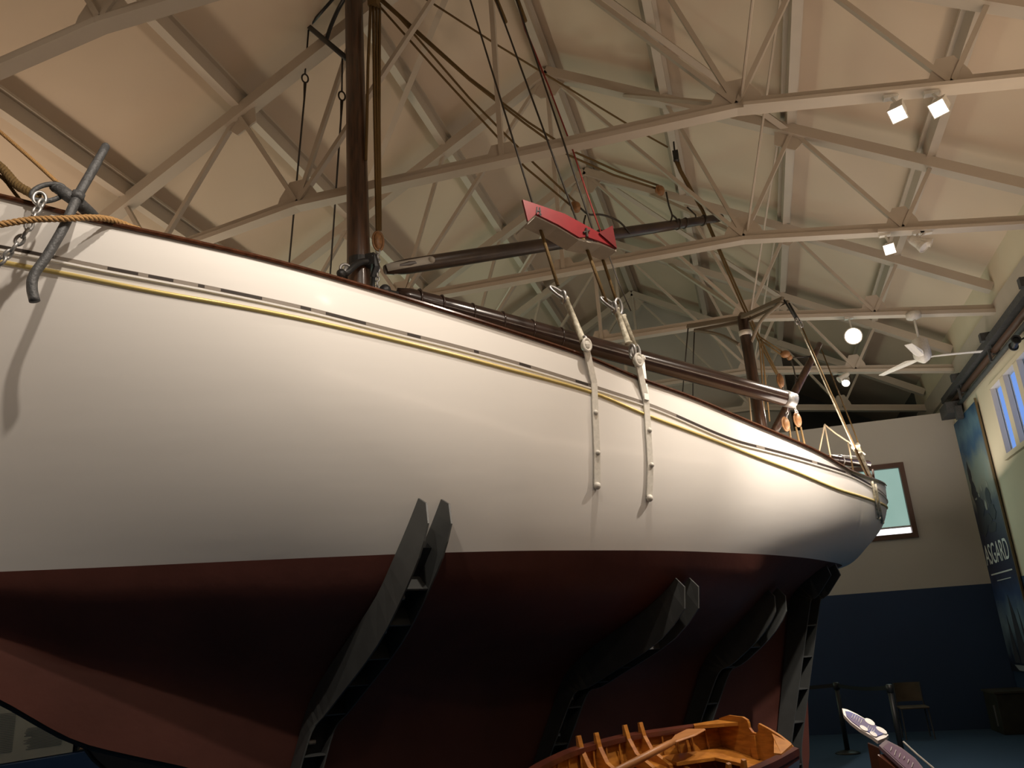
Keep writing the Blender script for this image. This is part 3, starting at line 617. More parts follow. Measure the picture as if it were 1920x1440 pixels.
# mizzen gaff with bridle
q0, q1 = pxp(1447, 818, .05), pxp(1537, 645, .15)
b = MB(); b.tube([q0.lerp(q1, f) for f in (0, .1, .5, .9, 1)], [.045, .05, .048, .04, .036], 14); mg = part('mizzen_gaff', b, M['mast'])
b = MB(); b.ball(pxp(1472, 664, .1), .05, 10, (1.3, .8, 1)); b.ball(pxp(1480, 670, .1), .04, 8); part('tackle_block', b, M['block'])
line('mizzen_peak_halyard', [pxp(1422, 630), pxp(1466, 659, .08)], .010, M['rope']); line('mizzen_peak_halyard', [pxp(1425, 637), pxp(1469, 668, .08)], .010, M['rope'])
line('bridle', [pxp(1482, 671, .1), pxp(1522, 668, .14)], .010, M['wire'], mg); line('bridle', crv([pxp(1482, 672, .1), pxp(1488, 690, .1), pxp(1492, 706, .1), pxp(1502, 716, .1)], 4), .009, M['wire'], mg); line('bridle', [pxp(1492, 704, .1), pxp(1491, 722, .1)], .009, M['wire'], mg)
# blocks and sheets under the boom end
for px_, py_ in ((1473, 795), (1495, 787)):
    b = MB(); c = pxp(px_, py_, .75); b.ball(c, .062, 12, (.7, .7, 1.2)); b.ring(c, D, (0, 0, 1), .05, .075, .010); part('sheet_block', b, M['block'])
chain('chain', pxp(1486, 757, .85), pxp(1494, 774, .78), .026, .007, M['steel']); chain('chain', pxp(1477, 766, .8), pxp(1475, 783, .75), .022, .006, M['steel'])
for a, c in (((1480, 803), (1485, 845)), ((1492, 800), (1503, 850)), ((1501, 800), (1512, 850))): line('main_sheet', [pxp(a[0], a[1], .75), pxp(c[0], c[1], .70)], .011, M['rope'])
# stern cords, mizzen boom
for pts in (((1546, 797), (1534, 856)), ((1546, 797), (1560, 872)), ((1546, 796), (1566, 812), (1590, 828), (1622, 852)), ((1590, 830), (1596, 860), (1602, 895))): line('stern_cord', [pxp(x, y, .35) for x, y in pts], .009, M['ropewh'])
b = MB(); b.tube([pxp(1530, 858, .05), pxp(1590, 866, .05), pxp(1628, 870, .05)], [.06, .055, .045], 14); mb_ = part('mizzen_boom', b, M['boom'])
b = MB(); b.tube([pxp(1536, 852, .05), pxp(1605, 856, .05)], .008, 6); b.ring(pxp(1576, 864, .1), (0, 0, 1), NV, .07, .06, .008); part('boom_fitting', b, M['steel'], mb_)
b = MB(); b.bar(pxp(1572, 872, .05), pxp(1628, 874, .05), .012, .012); part('boom_batten', b, M['whitemetal'], mb_)
# stern chainplates, deadeye straps
def HS(px, py):
    b_ = .6
    for i in range(80):
        p = onb(px, py, b_); b_ = .7*b_+.3*top_b(min(Sof(p), 9.0), p.z)
    return p
for top, bt, bb in (((1632, 903, .60), (1645, 972, .50), 0), ((1638, 908, .48), (1652, 980, .36), 0)):
    b = MB(); hp_ = [HS(top[0]+(bt[0]-top[0])*i/5, top[1]+(bt[1]-top[1])*i/5)+NV*.02 for i in range(6)]; b.tube(hp_, .014, 6); b.ball(hp_[-1], .022, 8); part('stern_chainplate', b, M['worn'])
for a, c in (((1600, 838, .55), (1633, 905, .60)), ((1608, 835, .5), (1640, 912, .5)), ((1612, 850, .5), (1636, 900, .55))):
    b = MB(); b.tube([pxp(*a), pxp(*c)], .018, 6); b.ball(pxp(*a), .03, 8); b.ball(pxp(*c), .03, 8); part('rigging_screw', b, M['worn'])
b = MB(); b.tube([pxp(1636, 880, .2), pxp(1642, 925, .2)], .014, 6); part('stern_stanchion', b, M['frame'])
# ------------------------------------------------------------------ main chainplates, rigging screws and shrouds (near side)
def on_hull(px, py):
    b_ = 1.5
    for i in range(60):
        p = onb(px, py, b_); s_ = Sof(p); b_ = .6*b_+.4*top_b(s_, p.z)
    return p
def strap(pts, w0, name='chainplate'):
    b = MB(); P = [on_hull(x, y)+NV*.014 for x, y in pts]
    for a, c in zip(P[:-1], P[1:]): b.bar(a, c+(c-a)*.02, w0, .016, D)
    return part(name, b, M['whitemetal'], None, False)
for (eyep, topp, s1, s2), st_pts, bolts in (
    (((1048, 548), (1094, 640), (1043, 522), (878, -12)), ((1112, 720), (1114, 780), (1117, 850), (1117, 908)), ((1114, 775), (1118, 850), (1117, 912))),
    (((1143, 568), (1179, 645), (1134, 553), (926, -12)), ((1209, 748), (1213, 808), (1217, 872), (1215, 930)), ((1215, 808), (1219, 873), (1215, 935)))):
    pl = strap([st_pts[0]]+list(st_pts[1:]), .055)
    for i, (x, y) in enumerate(bolts):
        b = MB(); b.ball(on_hull(x, y)+NV*.02, .030 if i == 2 else .022, 10); part('bolt', b, M['whitemetal'], pl)
    p0 = on_hull(*st_pts[0])+NV*.014; bb = p0.dot(NV)-K0
    up = onb(st_pts[0][0]-14, st_pts[0][1]-72, bb+.04)
    b = MB(); b.bar(p0, up, .055, .016, D); b.ball(up, .04, 10, (1, 1, 1.2)); b.ring(up+NV*.02, D, (0, 0, 1), .035, .05, .012); part('chainplate_head', b, M['whitemetal'], pl, False)
    tb = onb(topp[0], topp[1], bb); te = onb(eyep[0]+12, eyep[1]+12, bb-.06)
    b = MB(); b.tube([tb, tb.lerp(te, .04), tb.lerp(te, .05), tb.lerp(te, .95), tb.lerp(te, .96), te], [.034, .034, .026, .026, .032, .032], 12); sc = part('rigging_screw', b, M['worn'])
    b = MB(); b.ring(up.lerp(tb, .55), NV, (0, 0, 1), .035, .055, .013); part('shackle', b, M['steel'], sc)
    ec = onb(eyep[0], eyep[1]+2, bb-.08); b = MB(); b.ring(ec, D, (te-ec).normalized(), .045, .085, .014); b.ring(ec.lerp(te, .7), NV, (0, 0, 1), .03, .05, .013); part('thimble', b, M['steel'], sc)
    bt = V3(onb(s1[0]+3, s1[1]+14, bb-.09)); tp = onb(s2[0], s2[1], .95)
    b = MB(); b.tube([bt, bt.lerp(tp, .18)], .013, 8); b.tube([bt.lerp(tp, .18), tp], .0095, 6); ws = part('shroud', b, M['wire']); 
    b = MB(); b.tube([bt, bt.lerp(tp, .20)], .015, 8); part('shroud_serving', b, M['rope'], ws)
# second screw of the aft pair
bb = 1.62; tb = onb(1190, 650, bb); te = onb(1168, 592, bb-.06)
b = MB(); b.tube([tb, tb.lerp(te, .95), te], [.026, .024, .03], 12); sc = part('rigging_screw', b, M['worn'])
b = MB(); b.ring(onb(1160, 575, bb-.08), D, (0, 0, 1), .035, .075, .013); b.ring(onb(1192, 658, bb), D, (0, 0, 1), .04, .06, .013); part('thimble', b, M['steel'], sc)
bt = onb(1158, 570, bb-.09); tp = onb(964, -12, .95); b = MB(); b.tube([bt, tp], .0095, 6); ws = part('shroud', b, M['wire']); b = MB(); b.tube([bt, bt.lerp(tp, .17)], .014, 8); part('shroud_serving', b, M['rope'], ws)
b = MB(); b.tube([onb(926, -12, .95), onb(948, 42, .98)], .022, 8); b.tube([onb(966, -12, .95), onb(985, 40, .98)], .022, 8); part('upper_serving', b, M['rope'], ws)
# second plate of the aft pair
up2 = onb(1203, 672, bb+.04); p2 = on_hull(1208, 752)+NV*.03; b = MB(); b.bar(p2, up2, .045, .014, D); b.ball(up2, .035, 8); b.ball(onb(1196, 684, bb+.05), .03, 8); part('chainplate_head', b, M['whitemetal'], None, False)
# red flag halyard from the top to the board
line('signal_halyard', [pxp(968, -8, .95), pxp(985, 55, .98), pxp(1030, 165, 1.1), pxp(1071, 273, 1.2), pxp(1098, 355, 1.3), pxp(1128, 440, 1.4)], [.016, .012, .008, .008, .008, .008], M['redline'])
line('signal_halyard', [pxp(1142, 480, 1.4), pxp(1160, 530, 1.45), pxp(1183, 583, 1.5)], .006, M['wire'])
# ------------------------------------------------------------------ port sidelight board on the shrouds
SBb = 1.66
sb_ = empty('sidelight_board', onb(1070, 430, SBb), 'bright red sidelight board with pale underside lashed to the wire shrouds', 'sidelight board')
out = [(979, 375), (1058, 402), (1122, 437), (1147, 424), (1155, 467), (1128, 455), (1100, 445), (1085, 446), (1045, 422), (1004, 402), (989, 416)]
b = MB(); b.plate([onb(x, y, SBb) for x, y in out], NV, .022); b.build('red_panel', M['red'], sb_)
o1 = [onb(x, y, SBb-.012) for x, y in ((989, 417), (1004, 403), (1045, 423), (1085, 447), (1128, 456), (1155, 468))]
b = MB(); i1 = [p-NV*.20+V3((0, 0, -.0)) for p in o1]
dn = V3((0, 0, -.018)); n_ = len(o1); b.grid([o1, i1, [p+dn for p in i1], [p+dn for p in o1]]); b.grid([[p+dn for p in o1], o1]); b.add([o1[0], i1[0], i1[0]+dn, o1[0]+dn], [(0, 1, 2, 3)]); b.add([o1[-1], i1[-1], i1[-1]+dn, o1[-1]+dn], [(3, 2, 1, 0)])
b.build('bottom_shelf', M['grey'], sb_)
b = MB(); e0 = [onb(x, y, SBb+.012) for x, y in ((1122, 438), (1147, 425), (1155, 467))]; b.plate([e0[0], e0[1], e0[2]], NV, .03); b.build('end_chock', mat('dark_red_chock', (.12, .008, .010), .5), sb_)
b = MB()
for (x0, y0), (x1, y1) in (((1007, 388), (1006, 400)), ((1012, 389), (1013, 405)), ((1006, 395), (1014, 396)), ((1010, 402), (1015, 402))): b.bar(onb(x0, y0, SBb+.014), onb(x1, y1, SBb+.014), .010, .006, D)
b.build('painted_mark', M['black'], sb_)
b = MB(); b.tube([onb(1099, 428, SBb+.02), onb(1101, 444, SBb+.02)], .012, 6); b.tube([onb(1094, 436, SBb+.02), onb(1105, 432, SBb+.02)], .009, 6); b.build('lashing', M['wire'], sb_)
# ------------------------------------------------------------------ anchor on the bow rail
an = empty('anchor', onb(130, 400, 1.42), 'grey iron anchor with bent stock and big ring hanging over the bow rail', 'anchor')
b = MB(); b.tube(crv([onb(198, 275, 1.40), onb(172, 322, 1.43), onb(146, 368, 1.46), onb(120, 425, 1.50), onb(88, 480, 1.50), onb(64, 515, 1.50), onb(60, 540, 1.50), onb(65, 565, 1.50)], 4), [.027]*3+[.030]*18+[.031]*8, 14); b.ball(onb(198, 275, 1.40), .027, 10)
b.tube([onb(148, 362, 1.46), onb(143, 374, 1.46)], .040, 14); b.build('stock', M['iron'], an, True)
b = MB(); b.tube(crv([onb(102, 350, 1.40), onb(112, 356, 1.42), onb(128, 367, 1.44), onb(146, 380, 1.42), onb(165, 397, 1.30), onb(186, 418, 1.10)], 4), [.026]*3+[.036]*3+[.042]*12+[.040]*3, 14)
b.ball(onb(103, 351, 1.40), .034, 10); b.ball(onb(142, 372, 1.44), .052, 12); b.build('shank', M['iron'], an, True)
b = MB(); cc = onb(91, 361, 1.42); b.ring(cc, onb(117, 357, 1.42)-cc, onb(92, 376, 1.42)-cc, .098, .058, .017, 26, 8); b.build('anchor_ring', M['iron'], an, True)
b = MB(); b.ring(onb(74, 372, 1.44), D, (0, 0, 1), .035, .045, .011); b.build('shackle', M['steel'], an, True)
ch = MB()
def chain_pts(P, link, r):
    L = [0]; 
    for a, c in zip(P[:-1], P[1:]): L.append(L[-1]+(c-a).length)
    n = int(L[-1]/(link*1.5)); b = MB()
    for i in range(n):
        x = (i+.5)/n*L[-1]; k = 0
        while L[k+1] < x: k += 1
        o = P[k].lerp(P[k+1], (x-L[k])/(L[k+1]-L[k])); t = (P[k+1]-P[k]).normalized(); s1 = t.cross(V3((.4, .1, 1))).normalized(); s2 = t.cross(s1); s1, s2 = (s1*.8+s2*.6), (s2*.8-s1*.6)
        b.ring(o, t, s1 if i % 2 else s2, link, link*.62, r, 14, 7)
    return b
tag(chain_pts([onb(80, 376, 1.46), onb(64, 402, 1.47), onb(48, 436, 1.45), onb(20, 472, 1.40), onb(-30, 520, 1.36)], .034, .0105).build('anchor_chain', M['steel'], None, True), 'galvanised chain hanging from the anchor ring down the white bow', 'chain')
def twist(pts, r, pitch, m, name, n=6):
    P = crv(pts, 10); L = [0]
    for a, c in zip(P[:-1], P[1:]): L.append(L[-1]+(c-a).length)
    N = int(L[-1]/pitch*10); b = MB(); fr = []; x = None
    for i in range(N+1):
        d = i/N*L[-1]; k = 0
        while k < len(P)-2 and L[k+1] < d: k += 1
        o = P[k].lerp(P[k+1], (d-L[k])/max(L[k+1]-L[k], 1e-6)); t = (P[k+1]-P[k]).normalized()
        if x is None: x = t.orthogonal().normalized()
        x = (x-x.dot(t)*t).normalized(); fr.append((o, x, t.cross(x), d))
    for st_ in range(3):
        b.tube([o+(xx*math.cos(2*math.pi*(d/pitch+st_/3))+yy*math.sin(2*math.pi*(d/pitch+st_/3)))*r*.5 for o, xx, yy, d in fr], r*.56, n)
    return b.build(name, m, None, True)
M['ropebow'] = mat('golden_laid_rope', (.40, .23, .085), .7, bump=.5, bscale=200)
tag(twist([onb(-60, 430, 1.5), onb(0, 421, 1.52), onb(60, 412, 1.54), onb(118, 410, 1.56), onb(175, 408, 1.52), onb(212, 413, 1.46), onb(252, 428, 1.44), onb(295, 443, 1.46)], .021, .085, M['ropebow'], 'mooring_rope'), 'thick golden laid rope lying along the bow rail across the anchor', 'rope')
tag(twist([onb(-50, 205, .6), onb(0, 247, .8), onb(60, 299, 1.05), onb(106, 341, 1.3)], .014, .06, M['ropebow'], 'bow_rope'), 'thin golden laid rope running from upper left down to the anchor', 'rope')
tag(twist([onb(-50, 275, .9), onb(0, 312, 1.1), onb(30, 345, 1.25), onb(52, 359, 1.35), onb(72, 370, 1.42)], .030, .11, M['rope'], 'spliced_hawser'), 'dark frayed spliced hawser made fast to the anchor shackle', 'rope')
tag(twist([onb(-30, 315, .9), onb(4, 333, 1.1), onb(28, 362, 1.2), onb(46, 385, 1.28)], .012, .06, M['rope'], 'bow_rope'), 'short brown rope end beneath the frayed hawser at the bow rail', 'rope')
# ------------------------------------------------------------------ cradle
def cradle_arm(s_top, z_top, s_bot, lb, depth=.24, side=1, gap=.145):
    e = empty('cradle_arm', W(s_bot, .3*side, 0), lb, 'cradle arm', 'steel arms of the yacht cradle')
    N = 30; con = []
    for i in range(N+1):
        z = lerp(z_top, .02, i/N); s_ = lerp(s_top, s_bot, min(1, (z_top-z)/(z_top-.5)))
        zz = max(z, zk(s_)+.02); b0 = max(hull_b(s_, zz), .13); con.append([s_, b0, z])
    def nrm(i):
        a, c = con[max(0, i-1)], con[min(N, i+1)]; tb, tz = c[1]-a[1], c[2]-a[2]; L = math.hypot(tb, tz); return (-tz/L, tb/L)
    inner = []; outer = []
    for i, (s_, b0, z) in enumerate(con):
        nb, nz = nrm(i); dd = depth*(1 if i > 3 else (.40, .78, .94, 1)[i]); dd *= lerp(1, .62, min(1, i/N*1.3))
        inner.append((s_, b0+nb*.006, z+nz*.006)); outer.append((s_, b0+nb*dd, max(.0, z+nz*dd)))
    for k in range(2):           # relax the outer edge so that it has no loops
        o2 = outer[:]
        for i in range(2, N): o2[i] = tuple((outer[i-1][j]+outer[i+1][j]*1+outer[i][j]*2)/4 for j in range(3))
        outer = o2
    for off in (-gap/2, gap/2):
        mb = MB(); th = .012; A = []
        for sg in (-th/2, th/2): A.append(([W(a+off+sg, c*side, z) for a, c, z in inner], [W(a+off+sg, c*side, z) for a, c, z in outer]))
        (i0, o0), (i1, o1) = A; n = N+1
        mb.grid([i0, o0]); mb.grid([o1, i1]); mb.grid([o0, o1]); mb.grid([i1, i0]); mb.add([i0[0], o0[0], o1[0], i1[0]], [(0, 1, 2, 3)])
        mb.build('cheek_plate', M['arm'], e)
    b = MB()     # timber packing against the hull and the back web
    mid_i = [W(a, lerp(c, oc, .18)*side, lerp(z, oz, .18)) for (a, c, z), (oa, oc, oz) in zip(inner, outer)][3:]
    mid_o = [W(a, lerp(c, oc, .45)*side, lerp(z, oz, .45)) for (a, c, z), (oa, oc, oz) in zip(inner, outer)][3:]
    h = D*(gap/2-.008); b.grid([[p-h for p in mid_i], [p-h for p in mid_o], [p+h for p in mid_o], [p+h for p in mid_i]], close=False); b.build('packing_timber', M['armdark'], e)
    ln = 0; last = None; nxt = .30
    for i in range(3, N+1):
        c = V3(outer[i]); ln += (c-V3(outer[i-1])).length
        if ln > nxt and outer[i][2] > .1:
            nxt += .34; a_, o_ = V3(inner[i]), V3(outer[i]); P_ = [W(p.x, p.y*side, p.z) for p in (a_.lerp(o_, .3), a_.lerp(o_, .97))]
            b = MB(); b.bar(P_[0], P_[1], gap-.012, .012, D); b.build('web_plate', M['arm'], e)
            if i > 6 and i < 24:
                q = V3(inner[i-1]).lerp(V3(outer[i-1]), .62); bb_ = MB(); bb_.tube([W(q.x-.05, q.y*side, q.z), W(q.x+.0, q.y*side, q.z)], .018, 6); bb_.build('bolt', M['steel'], e)
    return e
cradle_arm(2.32, 2.68, 1.70, 'tall grey cradle arm nearest the viewer, its rounded top above the red paint line', .37, gap=.17)
cradle_arm(4.62, 2.12, 3.75, 'second cradle arm from the bow, curving up beneath the red bottom amidships', .33)
cradle_arm(6.28, 2.07, 5.3, 'third cradle arm, dark, with two pale rounded plate edges near the stern', .32)
cradle_arm(7.32, 2.31, 6.65, 'aftmost black cradle arm carrying the counter just ahead of the rudder', .32)
b = MB(); b.box(W(4.6, 0, .11), .30, 4.9, .215, Matrix.Rotation(-math.pi/4, 3, 'Z')); tag(b.build('keel_block', M['armdark']), 'long dark keel beam lying on the floor under the yacht', 'keel beam')
# far-side forward support seen below the forefoot
fs = empty('bow_support', W(.6, -.55, 0), 'grey rounded support plate beneath the forefoot on the far side', 'support')
b = MB(); b.plate([onb(x, y, -.55) for x, y in ((153, 1380), (160, 1404), (175, 1424), (200, 1446), (240, 1480), (560, 1540), (560, 1470), (400, 1452), (300, 1415), (200, 1385))], NV, .03); b.build('support_plate', mat('grey_support_paint', (.12, .12, .12), .6), fs)
b = MB(); P_ = [onb(x, y, -.535) for x, y in ((153, 1380), (160, 1404), (175, 1424), (200, 1446), (240, 1480))]; b.tube(P_, .014, 8); b.build('support_edge', M['black'], fs)
c0 = onb(400, 1500, -.55); b = MB(); b.box((c0.x, c0.y, c0.z/2), .12, .12, c0.z); b.build('support_post', M['arm'], fs)
# ------------------------------------------------------------------ varnished dinghy under the yacht's quarter
M['varn'] = mat('orange_varnished_planks', (.50, .20, .030), .35, col2=(.34, .12, .018), nscale=5, stretch=(2, 2, 9), coat=.5)
M['varnd'] = mat('dark_mahogany_strake', (.10, .022, .010), .35, col2=(.06, .015, .008), nscale=5, coat=.4)
a_ = V3((-.50, -.866, 0)); t_ = V3((.80, -.50, -.24)).normalized(); u_ = V3((0, 0, 1)); T0 = V3((-.45, 7.2, .985)) + t_*.33
def DG(u, v, w_): return T0 + a_*u + t_*v + u_*w_
LD = 2.5
def hw(u): return smooth_interp(u, [0, .5, 1.0, 1.6, 2.1, 2.45, 2.5], [.33, .40, .44, .37, .20, .03, .01])
def sheer(u): return .02 + .05*(u/1.2-1)**2*(.4 if u < 1.2 else .9) - .04
def dsec(u, k, off=0.0):
    f = k/12; h = hw(u)+off; dep = smooth_interp(u, [0, .6, 2.0, 2.5], [.36, .44, .46, .40])+off
    v = h*math.sin(f*math.pi/2)**.72; w_ = sheer(u) - dep*(1-f**2.1) ; 
    step = .008*(k % 2)
    return v+step, w_
dg = empty('rowing_dinghy', V3((T0.x, T0.y, 0)) + a_*1.5, 'varnished orange clinker rowing dinghy standing under the yacht beside the cradle', 'dinghy')
us = [i*LD/24 for i in range(25)]
for nm, off, mm_ in (('inner_planking', 0, 'varn'), ('outer_planking', .018, 'varnd')):
    b = MB(); b.grid([[DG(u, -dsec(u, k, off)[0], dsec(u, k, off)[1]) for k in range(12, -1, -1)]+[DG(u, dsec(u, k, off)[0], dsec(u, k, off)[1]) for k in range(1, 13)] for u in us]); b.build(nm, M[mm_], dg)
for sd in (-1, 1):
    b = MB(); rows = []
    for u in us:
        v, w_ = dsec(u, 12); rows.append([DG(u, sd*(v+o), w_+dz) for o, dz in ((-.025, -.02), (-.025, .012), (.03, .012), (.03, -.035))])
    b.grid(rows, close=True); b.build('gunwale', M['varnd'], dg)
tp = []
for k in range(-12, 13):
    v, w_ = dsec(0, abs(k)); tp.append((math.copysign(v, k) if k else 0, w_))
top = [(.32, .0), (.29, .03), (.22, .06), (.13, .085), (.05, .10), (.042, .08), (.04, .045), (.015, .02), (-.015, .02), (-.04, .045), (-.042, .08), (-.05, .10), (-.09, .11), (-.22, .09), (-.31, .045), (-.33, .0)]
b = MB(); b.plate([DG(0, v, w_) for v, w_ in tp+top], a_, .03); b.build('transom', M['varn'], dg)
b = MB(); b.bar(DG(.03, 0, -.16), DG(.03, -.01, .0), .05, .03, t_); b.build('transom_post', M['varn'], dg)
# quarter knees, stern sheets, thwarts, thwart knees, ribs
b = MB(); b.plate([DG(.02, -.32, .02), DG(.02, -.13, .05), DG(.10, -.21, .03), DG(.32, -.34, 0), DG(.28, -.375, 0)], u_, .025); b.build('quarter_knee', M['varn'], dg)
b = MB(); b.plate([DG(.02, .32, .02), DG(.02, .16, .05), DG(.10, .22, .03), DG(.32, .34, 0), DG(.28, .375, 0)], u_, .025); b.build('quarter_knee', M['varn'], dg)
zS = -.17
b = MB(); b.plate([DG(.02, -.29, zS), DG(.02, .29, zS), DG(.75, .37, zS), DG(.75, .22, zS), DG(.34, .17, zS), DG(.26, 0, zS), DG(.34, -.17, zS), DG(.75, -.22, zS), DG(.75, -.37, zS)], u_, .022); b.build('stern_seat', M['varn'], dg)
for i, u in enumerate((.95, 1.50)):
    h = dsec(u, 9)[0]; b = MB(); b.box(DG(u, 0, zS-.01), .20, 2*h, .024, Matrix((a_, t_, a_.cross(t_))).transposed()); b.build('thwart', M['varn'], dg)
    for sd in (-1, 1):
        for du in (-.09, .09):
            hv = dsec(u, 11)[0]*sd; b = MB(); hh = lambda f: lerp(hv, hv*.42, f)
            b.plate([DG(u+du, hh(0), .06), DG(u+du, hh(.06), .065), DG(u+du, hh(.16), -.02), DG(u+du, hh(.4), -.10), DG(u+du, hh(1), -.15), DG(u+du, hh(1), -.17), DG(u+du, hh(0), -.17)], a_, .04); b.build('thwart_knee', M['varn'], dg)
for i in range(13):
    u = .18+i*.16
    for sd in (-1, 1):
        b = MB(); b.tube([DG(u, sd*(dsec(u, k)[0]-.012), dsec(u, k)[1]+.006) for k in (4, 6, 8, 10, 12)], .009, 5); b.build('rib', M['varn'], dg)
for sd in (-1, 1):
    b = MB(); b.tube([DG(u, sd*(dsec(u, 9)[0]-.02), dsec(u, 9)[1]) for u in us[1:20]], .012, 6); b.build('riser', M['varn'], dg)
b = MB(); b.box(DG(1.0, 0, -.38), 1.3, .28, .02, Matrix((a_, t_, a_.cross(t_))).transposed()); b.build('bottom_boards', M['varnd'], dg)
for u in (.5, 1.6):
    p = DG(u, 0, -.46); b = MB(); 
    for sd in (-.2, .2): q = DG(u, sd, -.38); b.box((q.x, q.y, q.z/2), .07, .07, q.z)
    b.bar(DG(u, -.24, -.46), DG(u, .24, -.46), .06, .06); tag(b.build('boat_trestle', M['armdark']), 'dark low trestle holding up the varnished dinghy', 'trestle', 'trestles under the dinghy')
# oar lying in the dinghy
oa = empty('oar', DG(.6, -.2, 0), 'pale wooden oar lying across the thwarts of the varnished dinghy', 'oar')
woodoar = mat('pale_oar_wood', (.46, .20, .07), .4, col2=(.36, .15, .05), nscale=8)
o0, o1_ = DG(.35, -.30, .0), DG(1.9, .12, .0); dO = (o1_-o0).normalized(); b = MB(); b.tube([o0+dO*.45, o0+dO*.6, o1_], [.018, .024, .026], 12); b.build('loom', woodoar, oa, True)
sO = dO.cross(u_).normalized(); b = MB(); b.plate([o0-sO*.07, o0+dO*.25-sO*.075, o0+dO*.5-sO*.02, o0+dO*.5+sO*.02, o0+dO*.25+sO*.075, o0+sO*.07], (u_*.8+sO*.6), .014); b.build('blade', woodoar, oa, bevel=.004)
# ------------------------------------------------------------------ sign lectern
def plane_pts(p0, p1, p2):
    n = (p1-p0).cross(p2-p0).normalized()
    def f(px, py, off=0.0):
        r = ray(px, py); return EYE + r*((p0-EYE).dot(n)/r.dot(n)) + n*off
    return f, n
A0, A1, A2 = ony(1580, 1332, 6.25), ony(1665, 1380, 5.80), ony(1645, 1392, 5.66)
pf, pn = plane_pts(A0, A1, A2)
if (EYE-A0).dot(pn) < 0: pn = -pn; _pf = pf; pf = lambda x, y, off=0.0: _pf(x, y, -off)
le = empty('sign_lectern', V3((A1.x-.02, A1.y, 0)), 'small sign lectern with two leaf shaped printed panels on a brown stand', 'sign')
signw = mat('sign_white', (.80, .76, .74), .5); signb = mat('sign_blue_print', (.06, .08, .42), .5, col2=(.10, .05, .22), nscale=5, spec=.05); signp = mat('sign_mauve_print', (.20, .13, .17), .6, spec=.1)
ol = [(1579, 1331), (1589, 1333), (1606, 1341), (1628, 1354), (1650, 1368), (1666, 1381), (1661, 1386), (1646, 1392), (1634, 1383), (1612, 1370), (1594, 1356), (1582, 1343)]
b = MB(); b.plate([pf(x, y) for x, y in ol], pn, .02); b.build('sign_panel', mat('sign_edge_white', (.80, .76, .74), .5), le)
cx_, cy_ = 1621, 1361
b = MB(); b.plate([pf(lerp(cx_, x, .86), lerp(cy_, y, .80), .0125) for x, y in ol], pn, .003); b.build('printed_face', signb, le)
for (x, y, a1, a2) in ((1631, 1358, 11, 4.5), (1620, 1370, 9, 3.5), (1653, 1374, 12, 4), (1638, 1381, 8, 3.5)):
    an_ = math.radians(31); b = MB(); b.plate([pf(x+a1*math.cos(t)*math.cos(an_)-a2*math.sin(t)*math.sin(an_), y+a1*math.cos(t)*math.sin(an_)+a2*math.sin(t)*math.cos(an_), .015) for t in [2*math.pi*i/14 for i in range(14)]], pn, .002); b.build('printed_oval', signw, le)
for i in range(5):
    x, y = 1600+i*4.2, 1343+i*2.6; b = MB(); b.bar(pf(x, y, .015), pf(x-3, y+8, .015), .006, .002, pn); b.build('printed_line', signw, le)
for i in range(4):
    x, y = 1629+i*3.6, 1366+i*2.2; b = MB(); b.bar(pf(x, y, .015), pf(x-2, y+6, .015), .006, .002, pn); b.build('printed_line', signw, le)
b = MB(); p_ = [pf(1626, 1384, -.02), pf(1646, 1392, -.02), pf(1662, 1386, -.02)]; 
b.plate([pf(1627, 1383, -.03), pf(1650, 1391, -.03), onz(1700, 1600, .2)*1, onz(1640, 1600, .2)*1] if False else [pf(1627, 1383, -.03), pf(1648, 1392, -.03), V3((pf(1648, 1392).x+.02, pf(1648, 1392).y, 0)), V3((pf(1627, 1383).x-.02, pf(1627, 1383).y, 0))], (.2, 1, 0), .05); b.build('lectern_stand', mat('brown_lectern_wood', (.10, .035, .018), .5), le)
B0_, B1_, B2_ = ony(1660, 1391, 5.7), ony(1740, 1446, 5.2), ony(1648, 1401, 5.55); pf2, pn2 = plane_pts(B0_, B1_, B2_)
if (EYE-B0_).dot(pn2) < 0: pn2 = -pn2; _pf2 = pf2; pf2 = lambda x, y, off=0.0: _pf2(x, y, -off)
ol2 = [(1648, 1401), (1661, 1390), (1690, 1405), (1716, 1425), (1733, 1446), (1740, 1470), (1715, 1462), (1690, 1440)]
b = MB(); b.plate([pf2(x, y) for x, y in ol2], pn2, .02); b.build('sign_panel', signp, le)
b = MB(); b.plate([pf2(lerp(1695, x, .84), lerp(1430, y, .84), .012) for x, y in ol2], pn2, .003); b.build('printed_face', mat('sign_mauve_light', (.22, .14, .22), .7, spec=.05), le)
for i, l_ in enumerate((9, 12, 10, 6, 8, 11)):
    x, y = 1672+i*8, 1407+i*6; b = MB(); b.bar(pf2(x, y, .016), pf2(x-l_*.25, y+l_*.8, .016), .010, .002, pn2); b.build('printed_line', signw, le)
b = MB(); q = pf2(1700, 1440, -.02); b.plate([pf2(1652, 1404, -.03), pf2(1720, 1455, -.03), V3((pf2(1720, 1455).x, pf2(1720, 1455).y, 0)), V3((pf2(1652, 1404).x, pf2(1652, 1404).y, 0))], (1, .6, 0), .05); b.build('lectern_stand', mat('red_brown_stand', (.14, .04, .018), .5), le)
b = MB(); b.tube([ony(1694, 1391, 6.6), ony(1720, 1415, 6.2), ony(1752, 1442, 5.8), ony(1800, 1490, 5.2)], .006, 6); tag(b.build('stretched_cord', M['grey']), 'thin pale cord stretched behind the sign panels', 'cord')
